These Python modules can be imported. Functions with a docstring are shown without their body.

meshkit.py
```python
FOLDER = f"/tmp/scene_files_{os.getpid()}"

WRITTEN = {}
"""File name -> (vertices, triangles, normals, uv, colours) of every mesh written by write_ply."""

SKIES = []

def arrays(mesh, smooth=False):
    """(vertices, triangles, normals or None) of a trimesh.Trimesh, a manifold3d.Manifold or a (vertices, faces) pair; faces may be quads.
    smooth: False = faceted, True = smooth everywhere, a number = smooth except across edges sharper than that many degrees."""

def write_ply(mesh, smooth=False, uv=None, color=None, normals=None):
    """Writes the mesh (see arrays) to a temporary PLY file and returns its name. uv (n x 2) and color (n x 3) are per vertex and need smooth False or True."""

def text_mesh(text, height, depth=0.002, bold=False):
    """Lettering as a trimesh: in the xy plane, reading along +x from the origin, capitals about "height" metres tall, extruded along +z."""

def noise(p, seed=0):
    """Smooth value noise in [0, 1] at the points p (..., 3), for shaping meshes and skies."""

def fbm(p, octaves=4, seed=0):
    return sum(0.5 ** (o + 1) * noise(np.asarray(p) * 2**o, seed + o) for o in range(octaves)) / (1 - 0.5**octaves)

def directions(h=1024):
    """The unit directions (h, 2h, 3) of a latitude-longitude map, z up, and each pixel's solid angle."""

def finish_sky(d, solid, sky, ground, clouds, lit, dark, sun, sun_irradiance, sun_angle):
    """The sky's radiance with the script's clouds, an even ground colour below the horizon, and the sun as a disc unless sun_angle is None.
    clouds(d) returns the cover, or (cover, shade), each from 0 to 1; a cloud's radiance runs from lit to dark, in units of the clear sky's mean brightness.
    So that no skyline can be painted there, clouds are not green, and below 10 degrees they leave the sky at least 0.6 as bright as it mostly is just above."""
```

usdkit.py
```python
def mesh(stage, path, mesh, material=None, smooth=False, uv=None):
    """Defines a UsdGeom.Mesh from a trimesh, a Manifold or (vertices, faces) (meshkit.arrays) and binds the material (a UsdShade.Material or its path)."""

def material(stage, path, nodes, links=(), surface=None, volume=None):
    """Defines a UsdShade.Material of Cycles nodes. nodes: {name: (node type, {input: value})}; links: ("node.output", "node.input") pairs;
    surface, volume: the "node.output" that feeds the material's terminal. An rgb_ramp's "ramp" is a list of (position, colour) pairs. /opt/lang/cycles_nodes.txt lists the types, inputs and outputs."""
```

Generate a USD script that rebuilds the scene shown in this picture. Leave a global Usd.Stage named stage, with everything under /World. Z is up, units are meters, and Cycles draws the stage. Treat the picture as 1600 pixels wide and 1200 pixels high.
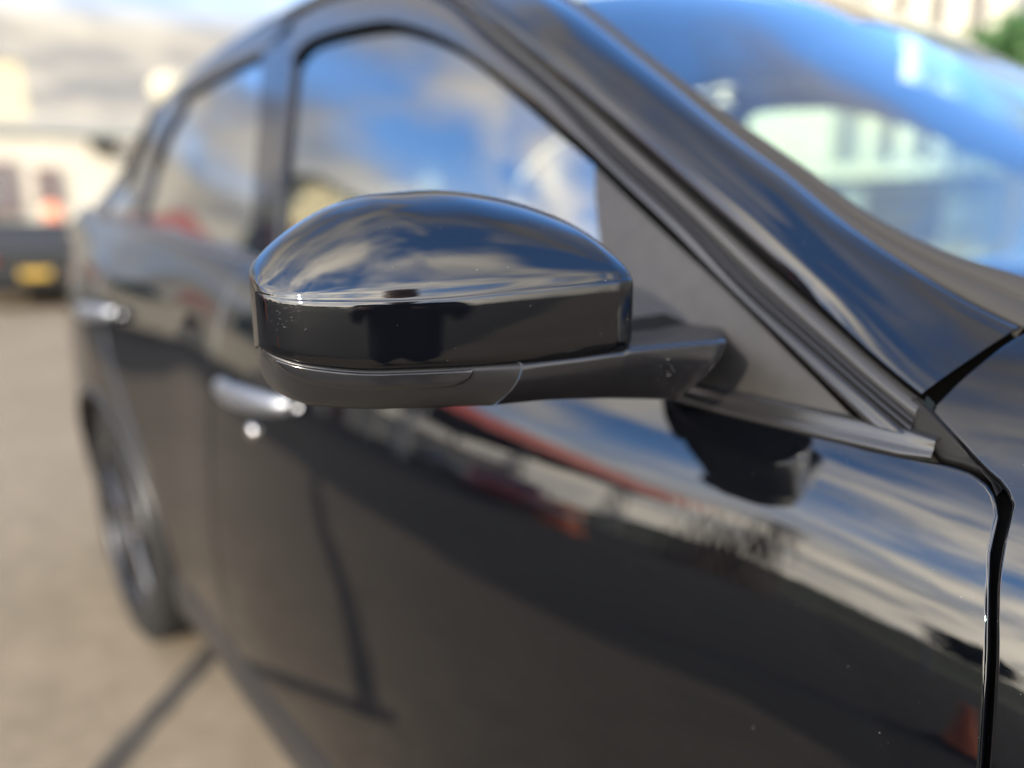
import math, random
import numpy as np
import trimesh, manifold3d, shapely
from shapely.geometry import Polygon, Point
from scipy.interpolate import PchipInterpolator, CubicSpline
from scipy.spatial import Delaunay
from pxr import Usd, UsdGeom, UsdLux, UsdShade, Sdf, Gf, Vt
import usdkit, meshkit

random.seed(7); np.random.seed(7)
stage = Usd.Stage.CreateInMemory()
UsdGeom.SetStageUpAxis(stage, UsdGeom.Tokens.z)
UsdGeom.SetStageMetersPerUnit(stage, 1.0)
UsdGeom.Xform.Define(stage, '/World')

# ------------------------------------------------------------------ camera, sky, sun, exposure
EXPOSURE = 1.8
CAM = np.array([.436, -1.462, 1.246])
YAW, PITCH = math.radians(40.6), math.radians(12.75)
APERTURE, FOCAL = 36.0, 36.0 * 1165.0 / 1600.0
cam = UsdGeom.Camera.Define(stage, '/World/camera')
_f = np.array([-math.cos(YAW) * math.cos(PITCH), math.sin(YAW) * math.cos(PITCH), -math.sin(PITCH)])
_r = np.array([math.sin(YAW), math.cos(YAW), 0.0])
_u = np.cross(_r, _f)
cam.AddTransformOp().Set(Gf.Matrix4d(*[float(v) for v in [*_r, 0, *_u, 0, *(-_f), 0, *CAM, 1]]))
cam.CreateHorizontalApertureAttr(APERTURE); cam.CreateVerticalApertureAttr(APERTURE * .75)
cam.CreateFocalLengthAttr(FOCAL)
cam.CreateFStopAttr(1.6); cam.CreateFocusDistanceAttr(.475)
cam.CreateClippingRangeAttr(Gf.Vec2f(.01, 3000))
cam.CreateExposureAttr(EXPOSURE)

SUN_DIR = np.array([.32, -.88, .34]); SUN_DIR /= np.linalg.norm(SUN_DIR)
SUN_EL = math.asin(SUN_DIR[2]); SUN_ROT = math.atan2(SUN_DIR[0], SUN_DIR[1])
LOOKS = '/World/Looks'
UsdGeom.Scope.Define(stage, LOOKS)
SKY_STRENGTH = .13
CLOUD = 2.3   # radiance of the clouds away from the sun; the sunward ones are brighter
sky_mat = usdkit.material(stage, LOOKS + '/sky', {
    'tc': ('texture_coordinate', {}),
    'sky': ('sky_texture', {'sky_type': 'single_scattering', 'sun_disc': False, 'sun_elevation': SUN_EL, 'sun_rotation': SUN_ROT,
                            'air_density': 1.0, 'aerosol_density': .6, 'ozone_density': 2.5}),
    'sep': ('separate_xyz', {}),
    'zc': ('math', {'math_type': 'maximum', 'value2': 0.0}),
    'zz': ('math', {'math_type': 'add', 'value2': .22}),
    'px': ('math', {'math_type': 'divide'}), 'py': ('math', {'math_type': 'divide'}),
    'pv': ('combine_xyz', {'z': 3.7}),
    'n1': ('noise_texture', {'scale': 1.7, 'detail': 8.0, 'roughness': .52, 'distortion': .25}),
    'cov': ('rgb_ramp', {'ramp': [(0, (0, 0, 0)), (.41, (0, 0, 0)), (.54, (.8, .8, .8)), (.68, (1, 1, 1)), (1, (1, 1, 1))]}),
    'n2': ('noise_texture', {'scale': 3.4, 'detail': 6.0, 'roughness': .55}),
    'shade': ('rgb_ramp', {'ramp': [(0, (.30, .32, .36)), (.40, (.52, .50, .48)), (.60, (1.0, .90, .74)), (1, (1.25, 1.14, .95))]}),
    'hz': ('map_range', {'from_min': .20, 'from_max': .42, 'to_min': 1.0, 'to_max': 0.0, 'clamp': True}),
    'cmax': ('math', {'math_type': 'maximum', 'use_clamp': True}),
    'sund': ('vector_math', {'math_type': 'dot_product', 'vector2': tuple(SUN_DIR)}), 'sun0': ('math', {'math_type': 'maximum', 'value2': 0.0}),
    'sunp': ('math', {'math_type': 'power', 'value2': 1.5}), 'sung': ('math', {'math_type': 'multiply_add', 'value2': 13.0 * CLOUD, 'value3': CLOUD}), 'gv': ('combine_xyz', {}),
    'gain': ('mix', {'mix_type': 'multiply', 'fac': 1.0}),
    'blue': ('mix', {'mix_type': 'multiply', 'fac': 1.0, 'color2': (1.5, 2.0, 2.5)}),
    'mixc': ('mix', {'mix_type': 'mix'}),
    'bg': ('background_shader', {'strength': SKY_STRENGTH}),
}, [('tc.generated', 'sep.vector'), ('sep.z', 'zc.value1'), ('zc.value', 'zz.value1'), ('sep.x', 'px.value1'), ('zz.value', 'px.value2'),
    ('sep.y', 'py.value1'), ('zz.value', 'py.value2'), ('px.value', 'pv.x'), ('py.value', 'pv.y'), ('pv.vector', 'n1.vector'), ('pv.vector', 'n2.vector'),
    ('n1.fac', 'cov.fac'), ('n2.fac', 'shade.fac'), ('zc.value', 'hz.value'), ('cov.color', 'cmax.value1'), ('hz.result', 'cmax.value2'),
    ('tc.generated', 'sund.vector1'), ('sund.value', 'sun0.value1'), ('sun0.value', 'sunp.value1'), ('sunp.value', 'sung.value1'), ('sung.value', 'gv.x'), ('sung.value', 'gv.y'), ('sung.value', 'gv.z'), ('gv.vector', 'gain.color2'), ('shade.color', 'gain.color1'), ('sky.color', 'blue.color1'), ('blue.color', 'mixc.color1'), ('gain.color', 'mixc.color2'), ('cmax.value', 'mixc.fac'), ('mixc.color', 'bg.color')],
    surface='bg.background')
dome = UsdLux.DomeLight.Define(stage, '/World/sky')
UsdShade.MaterialBindingAPI.Apply(dome.GetPrim()).Bind(sky_mat)
dome.GetPrim().SetCustomDataByKey('kind', 'structure')
dome.GetPrim().SetCustomDataByKey('label', 'blue sky with warm broken clouds')
sun = UsdLux.DistantLight.Define(stage, '/World/sun')
sun.CreateIntensityAttr(.9); sun.CreateAngleAttr(.5); sun.CreateNormalizeAttr(True); sun.CreateColorAttr(Gf.Vec3f(1.0, .88, .70))
_z = SUN_DIR; _x = np.cross([0, 0, 1.0], _z); _x /= np.linalg.norm(_x); _y = np.cross(_z, _x)
sun.AddTransformOp().Set(Gf.Matrix4d(*[float(v) for v in [*_x, 0, *_y, 0, *_z, 0, 0, 0, 0, 1]]))

# ------------------------------------------------------------------ scene-graph helpers
_used = set()
def free(path):
    p, k = path, 0
    while p in _used:
        k += 1; p = f'{path}_{k:03d}'
    _used.add(p); return p
ORIGIN = {}
def tag(o, label=None, cat=None, group=None, kind=None):
    prim = o.GetPrim() if hasattr(o, 'GetPrim') else o
    for k, v in (('label', label), ('category', cat), ('group', group), ('kind', kind)):
        if v: prim.SetCustomDataByKey(k, v)
    return o
def thing(name, loc=(0, 0, 0), rotz=0.0, **kw):
    path = free('/World/' + name)
    x = UsdGeom.Xform.Define(stage, path); x.AddTranslateOp().Set(Gf.Vec3d(*map(float, loc)))
    if rotz: x.AddRotateZOp().Set(math.degrees(rotz))
    tag(x, **kw); return x
def node(parent, name, label=None):
    x = UsdGeom.Xform.Define(stage, free(f'{parent.GetPath()}/{name}'))
    if label: tag(x, label)
    return x
def put(name, geo, mat, parent=None, smooth=30, label=None, **kw):
    """geo: trimesh / Manifold / (V,F) or (V,F,N) with given normals."""
    path = free((str(parent.GetPath()) if parent is not None else '/World') + '/' + name)
    if isinstance(geo, tuple) and len(geo) == 3:
        V, F, N = geo
        m = usdkit.mesh(stage, path, (V, F), mat)
        m.CreateNormalsAttr(Vt.Vec3fArray.FromNumpy(np.asarray(N, np.float32))); m.SetNormalsInterpolation('vertex')
    else:
        m = usdkit.mesh(stage, path, geo, mat, smooth=smooth)
    tag(m, label, **kw); return m
def cat(parts):
    Vs, Fs, Ns, n = [], [], [], 0
    for V, F, N in parts:
        Vs.append(V); Fs.append(np.asarray(F) + n); Ns.append(N); n += len(V)
    return np.vstack(Vs), np.vstack(Fs), np.vstack(Ns)
def mirror_y(g):
    V, F, N = g
    return V * [1, -1, 1], np.asarray(F)[:, ::-1], N * [1, -1, 1]
def box(size, at=(0, 0, 0), rz=0.0, bevel=0.0):
    sx, sy, sz = size
    if bevel:
        b = bevel
        m = manifold3d.Manifold.batch_hull([manifold3d.Manifold.cube([sx - 2 * b, sy - 2 * b, sz], True), manifold3d.Manifold.cube([sx, sy - 2 * b, sz - 2 * b], True), manifold3d.Manifold.cube([sx - 2 * b, sy, sz - 2 * b], True)]).to_mesh()
        t = trimesh.Trimesh(m.vert_properties[:, :3], m.tri_verts)
    else:
        t = trimesh.creation.box(size)
    if rz: t.apply_transform(trimesh.transformations.rotation_matrix(rz, [0, 0, 1]))
    t.apply_translation(at); return t
def cyl(r, a, b, n=16):
    return trimesh.creation.cylinder(radius=r, segment=[a, b], sections=n)
def tube(pts, r, n=10):
    p = np.asarray(pts, float); t = np.gradient(p, axis=0); t /= np.linalg.norm(t, axis=1, keepdims=True)
    up = np.array([0, 0, 1.0]) if abs(t[0][2]) < .9 else np.array([1.0, 0, 0])
    a = np.cross(t, up); a /= np.linalg.norm(a, axis=1, keepdims=True); b = np.cross(a, t)
    ang = np.arange(n) * 2 * np.pi / n; rr = np.broadcast_to(r, (len(p),))
    N = np.cos(ang)[None, :, None] * a[:, None] + np.sin(ang)[None, :, None] * b[:, None]
    V = p[:, None] + rr[:, None, None] * N
    i, j = np.meshgrid(np.arange(len(p) - 1), np.arange(n), indexing='ij')
    q = np.stack([i * n + j, i * n + (j + 1) % n, (i + 1) * n + (j + 1) % n, (i + 1) * n + j], -1).reshape(-1, 4)
    F = np.vstack([q[:, [0, 2, 1]], q[:, [0, 3, 2]]])
    V = V.reshape(-1, 3); N = N.reshape(-1, 3); k = len(V)
    V = np.vstack([V, p[:1], p[-1:]]); N = np.vstack([N, -t[:1], t[-1:]])
    e = (len(p) - 1) * n
    F = np.vstack([F] + [[[k, j, (j + 1) % n] for j in range(n)], [[k + 1, e + (j + 1) % n, e + j] for j in range(n)]])
    return V, F, N
def resample(c, n):
    c = np.asarray(c, float); s = np.r_[0, np.cumsum(np.linalg.norm(np.diff(c, axis=0), axis=1))]
    sp = PchipInterpolator(s, c) if len(c) > 2 else (lambda q: c[0] + (c[1] - c[0]) * (np.asarray(q) / s[-1])[:, None])
    return sp(np.linspace(0, s[-1], n))
def grid_normals(G):
    du = np.gradient(G, axis=1); dv = np.gradient(G, axis=0)
    n = np.cross(du, dv); return n / np.maximum(np.linalg.norm(n, axis=2, keepdims=True), 1e-12)
def grid_mesh(G, face=None, close_u=False):
    """G (nv, nu, 3) -> V,F,N, oriented so that the mean normal points along face."""
    N = grid_normals(G); nv, nu = G.shape[:2]
    i, j = np.meshgrid(np.arange(nv - 1), np.arange(nu - 1), indexing='ij')
    a = i * nu + j; q = np.stack([a, a + 1, a + nu + 1, a + nu], -1).reshape(-1, 4)
    F = np.vstack([q[:, [0, 1, 2]], q[:, [0, 2, 3]]])
    if face is not None and (N.reshape(-1, 3) @ np.asarray(face, float)).sum() < 0:
        N = -N; F = F[:, ::-1]
    return G.reshape(-1, 3), F, N.reshape(-1, 3)
def loft(curves, nu=80, nv=24, face=(0, -1, 0), raw=False, params=None):
    """smooth surface through a list of 3D curves"""
    C = np.stack([resample(c, nu) for c in curves])
    if params is None:
        d = np.linalg.norm(np.diff(C, axis=0), axis=2).mean(1); params = np.r_[0, np.cumsum(np.maximum(d, 1e-5))]
    params = np.asarray(params, float) / params[-1]
    q = np.linspace(0, 1, nv)
    G = (PchipInterpolator(params, C, axis=0) if len(curves) > 2 else (lambda t: C[0] + (C[1] - C[0]) * t[:, None, None]))(q)
    return G if raw else grid_mesh(G, face)

# ------------------------------------------------------------------ materials
def mat(name, base, rough=.5, noise=None, bump=None, **kw):
    """principled; noise=(scale, colour2, lo, hi) mottles the colour; bump=(scale, distance)"""
    nodes = {'p': ('principled_bsdf', {'base_color': base, 'roughness': rough, **kw}), 'g': ('texture_coordinate', {})}
    links = []
    if noise:
        sc, c2, lo, hi = noise
        nodes |= {'n': ('noise_texture', {'scale': sc, 'detail': 6.0, 'roughness': .6}), 'r': ('rgb_ramp', {'ramp': [(0, base), (lo, base), (hi, c2), (1, c2)]})}
        links += [('g.object', 'n.vector'), ('n.fac', 'r.fac'), ('r.color', 'p.base_color')]
    if bump:
        nodes |= {'n2': ('noise_texture', {'scale': bump[0], 'detail': 4.0}), 'b': ('bump', {'strength': 1.0, 'distance': bump[1]})}
        links += [('g.object', 'n2.vector'), ('n2.fac', 'b.height'), ('b.normal', 'p.normal')]
    return usdkit.material(stage, f'{LOOKS}/{name}', nodes, links, surface='p.BSDF')
def glass(name, tint, r0):
    """a thin pane: tinted clear glass that reflects more at grazing angles (Schlick, the same from both sides)"""
    return usdkit.material(stage, f'{LOOKS}/{name}', {
        'g': ('geometry', {}), 'd': ('vector_math', {'math_type': 'dot_product'}), 'a': ('math', {'math_type': 'absolute'}), 'c': ('math', {'math_type': 'subtract', 'value1': 1.0, 'use_clamp': True}),
        'p': ('math', {'math_type': 'power', 'value2': 5.0}), 'f': ('math', {'math_type': 'multiply_add', 'value2': 1.0 - r0, 'value3': r0, 'use_clamp': True}),
        't': ('transparent_bsdf', {'color': tint}), 'r': ('glossy_bsdf', {'color': (1, 1, 1), 'roughness': .0}), 'm': ('mix_closure', {})},
        [('g.normal', 'd.vector1'), ('g.incoming', 'd.vector2'), ('d.value', 'a.value1'), ('a.value', 'c.value2'), ('c.value', 'p.value1'), ('p.value', 'f.value1'), ('f.value', 'm.fac'), ('t.BSDF', 'm.closure1'), ('r.BSDF', 'm.closure2')], surface='m.closure')
def paint(name, spots=(), scuff=None):
    """black paint with a faint ripple and a little dust; scuff=(centre in the part's own space, radius): a rubbed patch"""
    nodes = {'g': ('texture_coordinate', {}), 'n': ('noise_texture', {'scale': 650.0, 'detail': 1.0}), 'r': ('rgb_ramp', {'ramp': [(0, (.0006, .0007, .001)), (.80, (.0006, .0007, .001)), (.83, (.10, .10, .10)), (1, (.2, .2, .2))]}),
             'w': ('noise_texture', {'scale': 55.0, 'detail': 1.0}), 'b': ('bump', {'strength': 1.0, 'distance': .00004}), 'p': ('principled_bsdf', {'roughness': .012, 'ior': 1.55})}
    links = [('g.object', 'n.vector'), ('n.fac', 'r.fac'), ('g.object', 'w.vector'), ('w.fac', 'b.height'), ('b.normal', 'p.normal')]
    col = 'r.color'
    if scuff:
        nodes |= {'d': ('vector_math', {'math_type': 'distance', 'vector2': scuff[0]}), 'dm': ('map_range', {'from_min': scuff[1] * .3, 'from_max': scuff[1], 'to_min': 1.0, 'to_max': 0.0, 'clamp': True}),
                  'mp': ('mapping', {'scale': (300.0, 160.0, 900.0)}), 'sn': ('noise_texture', {'scale': 1.0, 'detail': 4.0, 'roughness': .7}), 'sr': ('map_range', {'from_min': .63, 'from_max': .72, 'clamp': True}),
                  'sm': ('math', {'math_type': 'multiply'}), 'mx': ('mix', {'color2': (.07, .075, .085)})}
        links += [('g.object', 'd.vector1'), ('d.value', 'dm.value'), ('g.object', 'mp.vector'), ('mp.vector', 'sn.vector'), ('sn.fac', 'sr.value'), ('sr.result', 'sm.value1'), ('dm.result', 'sm.value2'), ('sm.value', 'mx.fac'), ('r.color', 'mx.color1')]
        col = 'mx.color'
    links.append((col, 'p.base_color'))
    return usdkit.material(stage, f'{LOOKS}/{name}', nodes, links, surface='p.BSDF')
PAINT = paint('black_paint')
PAINT_CAP = paint('black_paint_cap', scuff=((-.034 + .5, -1.253, 1.187), .024))
SATIN = mat('satin_black_plastic', (.005, .005, .0055), .33, bump=(900, .00012), ior=1.36)
SAIL = mat('sail_plastic', (.008, .0075, .0073), .42, noise=(60, (.0125, .0116, .0112), .35, .7), bump=(800, .00008), ior=1.38)
SATIN_TRIM = mat('satin_trim', (.006, .006, .0065), .22, ior=1.5)
GLOSS_TRIM = mat('gloss_black_trim', (.002, .002, .003), .06)
RUBBER = mat('rubber', (.010, .010, .0105), .5)
RUBBER_GREY = mat('grey_rubber', (.016, .0155, .0155), .8, specular_ior_level=.2)
SHELL = mat('dark_shell', (.006, .006, .006), .8, specular_ior_level=.1)
GAP = mat('black_gap', (.0007, .0007, .0007), .8, specular_ior_level=0.0)  # near-black; paints shade into the gaps, also colours the seal and cabin mirror
DARK_RUBBER = mat('dark_rubber', (.0022, .0022, .0024), .55, specular_ior_level=.12)
GLASS_F = glass('side_glass', (.72, .86, .79), .17)
GLASS_R = glass('privacy_glass', (.16, .18, .18), .30)
GLASS_W = glass('windscreen_glass', (.80, .97, .89), .17)
CHROME = mat('bright_metal', (.7, .7, .7), .15, metallic=1.0)
TYRE = mat('tyre_rubber', (.006, .006, .006), .8, bump=(60, .002), specular_ior_level=.15)
RIM = mat('dark_rim', (.006, .006, .007), .2)
RIM_EDGE = mat('rim_metal', (.055, .058, .066), .35, metallic=1.0)
CABIN = mat('cabin_trim', (.012, .012, .013), .6, noise=(30, (.018, .018, .018), .4, .6))
SEAT = mat('seat_leather', (.014, .014, .014), .5)
MIRRORGL = mat('mirror_silver', (.85, .86, .88), .01, metallic=1.0)
RED_LENS = mat('red_lens', (.10, .005, .005), .1, coat_weight=1.0)
CLEAR_LENS = mat('clear_lens', (.75, .77, .8), .08, coat_weight=1.0, metallic=.4)

# ------------------------------------------------------------------ ground and roads
def asphalt(name, c1, c2, c3):
    return usdkit.material(stage, f'{LOOKS}/{name}', {
        'g': ('texture_coordinate', {}),
        'n1': ('noise_texture', {'scale': .55, 'detail': 5.0, 'roughness': .55}), 'n2': ('noise_texture', {'scale': 9.0, 'detail': 6.0, 'roughness': .7}),
        'n3': ('noise_texture', {'scale': 160.0, 'detail': 3.0, 'roughness': .7}),
        'r1': ('rgb_ramp', {'ramp': [(0, c1), (.35, c1), (.65, c2), (1, c2)]}), 'r2': ('rgb_ramp', {'ramp': [(0, (.55, .55, .56)), (.35, (.80, .80, .80)), (.65, (1.10, 1.10, 1.10)), (1, (1.4, 1.37, 1.32))]}),
        'r3': ('rgb_ramp', {'ramp': [(0, (.5, .5, .5)), (.4, (.85, .85, .85)), (.6, (1.1, 1.1, 1.1)), (1, c3)]}),
        'm1': ('mix', {'mix_type': 'multiply', 'fac': 1.0}), 'm2': ('mix', {'mix_type': 'multiply', 'fac': .8}),
        'b': ('bump', {'strength': .9, 'distance': .004}), 'p': ('principled_bsdf', {'roughness': .92, 'specular_ior_level': .12})},
        [('g.object', 'n1.vector'), ('g.object', 'n2.vector'), ('g.object', 'n3.vector'), ('n1.fac', 'r1.fac'), ('n2.fac', 'r2.fac'), ('n3.fac', 'r3.fac'),
         ('r1.color', 'm1.color1'), ('r2.color', 'm1.color2'), ('m1.color', 'm2.color1'), ('r3.color', 'm2.color2'), ('m2.color', 'p.base_color'),
         ('n3.fac', 'b.height'), ('b.normal', 'p.normal')], surface='p.BSDF')
ASPHALT = asphalt('old_asphalt', (.112, .092, .067), (.138, .113, .083), (1.5, 1.45, 1.4))
ROAD = asphalt('dark_asphalt', (.034, .0325, .029), (.045, .0425, .038), (1.4, 1.4, 1.4))
DARK_LINE = mat('dark_line', (.022, .020, .018), .8, noise=(6, (.034, .031, .027), .4, .6), specular_ior_level=.15)  # dark mottled colour of the two thin lines on the asphalt
def sheet(poly, z):
    V, F = trimesh.creation.triangulate_polygon(Polygon(poly), engine='earcut')
    V = np.c_[V, np.full(len(V), z)]
    m = trimesh.Trimesh(V, F)
    if m.face_normals[:, 2].mean() < 0: m.invert()
    return m
G = thing('ground', kind='structure', label='worn pale brown asphalt yard')
put('asphalt', sheet([(-400, -400), (400, -400), (400, 400), (-400, 400)], 0), ASPHALT, G, smooth=False)
put('road', sheet([(-60, -26), (80, -30), (80, -2.6), (12, -2.5), (-3, -3.0), (-60, -6.4)], .004), ROAD, kind='structure', smooth=False, label='dark asphalt road across the yard, widened unseen to darken the door reflection')  # unseen near part added and kept dark to darken the door reflection
def strip(pts, w, z):
    from shapely.geometry import LineString
    r = np.random.RandomState(3); l = resample(np.asarray(pts, float), 60)
    wid = w * (1 + .25 * (meshkit.noise(np.c_[np.arange(60) * .35, np.zeros(60), np.zeros(60)]) - .5))
    t = np.gradient(l, axis=0); t /= np.linalg.norm(t, axis=1, keepdims=True); n = np.c_[-t[:, 1], t[:, 0]]
    return sheet(np.vstack([l + n * wid[:, None] / 2, (l - n * wid[:, None] / 2)[::-1]]), z)
put('ground_line', strip([(-1.95, -.55), (-1.62, -.86), (-1.30, -1.20), (-1.00, -1.47)], .060, .004), DARK_LINE, G, smooth=False, label='dark line on the asphalt running out from under the car')
put('ground_line', strip([(-1.03, -1.40), (-1.6, -1.75), (-2.6, -2.25), (-4.2, -3.2)], .06, .008), DARK_LINE, G, smooth=False, label='dark line on the asphalt leading away from the car')

def smoothstep(a, b, x):
    t = np.clip((x - a) / (b - a), 0, 1); return t * t * (3 - 2 * t)
# ------------------------------------------------------------------ buildings and terrain
RENDER = mat('cream_render', (.34, .32, .265), .8, noise=(1.3, (.29, .272, .225), .35, .75))
RENDER2 = mat('warm_render', (.33, .29, .195), .8, noise=(.8, (.28, .25, .17), .35, .75))
COPING = mat('grey_coping', (.17, .175, .165), .7)
PANE = mat('dark_pane', (.02, .02, .025), .08, coat_weight=1.0)
MAROON = mat('maroon_frame', (.10, .045, .04), .6)
ROOFG = mat('roof_felt', (.10, .10, .105), .9)
REDP = mat('red_fascia', (.75, .025, .025), .35)
BROWN = mat('brown_soffit', (.09, .065, .05), .8)
STEELW = mat('white_steel', (.36, .365, .37), .45)
WOOD = mat('timber', (.20, .12, .06), .8, noise=(12, (.12, .07, .035), .4, .6))
ORANGE = mat('hivis_orange', (.85, .19, .06), .5)
WHITEB = mat('white_band', (.75, .74, .70), .5)
YELLOWP = mat('yellow_plate', (.30, .19, .02), .6)
def cladding(name, c1, c2):
    return usdkit.material(stage, f'{LOOKS}/{name}', {'g': ('texture_coordinate', {}), 'w': ('noise_texture', {'scale': 2.0, 'detail': 4.0}), 'r': ('rgb_ramp', {'ramp': [(0, c1), (.4, c1), (.65, c2), (1, c2)]}), 'p': ('principled_bsdf', {'roughness': .55})},
                           [('g.object', 'w.vector'), ('w.fac', 'r.fac'), ('r.color', 'p.base_color')], surface='p.BSDF')
GREENM = cladding('green_steel', (.025, .06, .045), (.04, .075, .055))
GREYM = cladding('grey_cladding', (.09, .095, .10), (.12, .125, .125))

wb = thing('white_building', (-22, -2, 0), rotz=-.16, label='long low cream rendered building with a grey roof edge behind the car', cat='building')
put('wall', box((6, 22, 3.15), (-3, 0, 1.575)), RENDER, wb)
put('roof_edge', box((6.3, 22.3, .32), (-3, 0, 3.312), bevel=.03), COPING, wb)
def window_on(parent, y, z, w, h, x=0.0, frame=MAROON, nm='window'):
    f = trimesh.util.concatenate([box((.10, w + .16, .08), (x + .045, y, z + h / 2 + .04)), box((.14, w + .24, .08), (x + .065, y, z - h / 2 - .04)), box((.10, .08, h), (x + .045, y - w / 2 - .04, z)), box((.10, .08, h), (x + .045, y + w / 2 + .04, z)), box((.06, .05, h), (x + .035, y, z))])
    wv = put(nm, f, frame, parent, smooth=False); put('pane', box((.03, w, h), (x + .018, y, z)), PANE, wv, smooth=False)
for y, w in ((3.15, .75), (-3.0, .9), (-6.0, .9), (7.6, .8), (0.5, .8)): window_on(wb, y, 1.9, w, 1.05)
window_on(wb, 4.25, 1.95, .34, .72)
ch = put('chimney', box((.75, .75, 1.55), (-1.6, 3.65, 4.22)), RENDER2, wb); put('chimney_cap', box((.9, .9, .12), (-1.6, 3.65, 5.05), bevel=.02), COPING, ch)
fl = put('floodlight', box((.30, .62, .34), (.28, 5.55, 2.94), bevel=.05), SHELL, wb); put('bracket', cyl(.03, (0, 5.55, 3.0), (.2, 5.55, 3.0), 8), SHELL, fl)
rv_ = put('added_pale_ball', trimesh.creation.icosphere(3, .50).apply_scale([1, 1.1, .95]).apply_translation([-2.4, 7.6, 4.75]), mat('pale_dome', (.27, .25, .18), .6), wb, smooth=True); put('pale_ball_neck', cyl(.25, (-2.4, 7.6, 3.4), (-2.4, 7.6, 4.4), 16), COPING, rv_)  # pale ball and neck added for an unidentified bright spot above the roof
put('alarm_box', box((.10, .34, .30), (.052, 6.75, 2.1), bevel=.02), mat('brown_box', (.30, .16, .06), .5), wb)
rr = trimesh.convex.convex_hull(np.array([(-5.6, -7.6, 3.48), (.1, -7.6, 3.48), (-5.6, -3.6, 3.48), (.1, -3.6, 3.48), (-2.8, -7.0, 5.3), (-2.8, -4.2, 5.3)]))
put('hipped_roof', rr, mat('red_roof_tile', (.17, .035, .03), .7, noise=(9, (.12, .03, .025), .35, .7)), wb, smooth=False)
put('entrance_door', box((.06, .95, 2.05), (.031, 1.9, 1.03)), MAROON, wb)

hall = thing('tall_hall', (-26, -14.3, 0), label='tall hall, cream above and dark green below, beyond the low building', cat='building')
put('lower_wall', box((2.6, 4.8, 6.7), (-1.5, 0, 3.35)), GREENM, hall, smooth=False)
put('wall', box((2.8, 5.0, 3.1), (-1.5, 0, 8.252)), mat('pale_yellow_cladding', (.78, .70, .42), .7, noise=(.7, (.70, .62, .36), .35, .7)), hall, smooth=False)
put('roof_edge', box((3.2, 5.4, .35), (-1.5, 0, 9.98)), COPING, hall, smooth=False)
for k in range(10): put('wall_rib', box((.08, .12, 6.5), (-.165, -2.25 + .5 * k, 3.3)), GREENM, hall, smooth=False)
# second warm block further along the yard edge, seen in the door's reflection
gh = thing('garage_block', (-25, -22, 0), rotz=.75, label='low cream garage block, wall colour brightened for light, with one maroon door beyond the canopy', cat='building')
put('wall', box((5, 12, 3.0), (0, 0, 1.5)), mat('brightened_cream', (.72, .68, .55), .8, noise=(1.2, (.60, .57, .46), .35, .75)), gh, smooth=False); put('roof_edge', box((5.3, 12.3, .3), (0, 0, 3.152)), COPING, gh, smooth=False)  # cream wall coloured lighter to stand in for missing light
put('gable_vent', box((.05, 1.6, .5), (2.53, 0, 2.3)), GREYM, gh, smooth=False)
put('side_door', box((.05, 1.0, 2.05), (2.53, 3.6, 1.03)), MAROON, gh, smooth=False)

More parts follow.
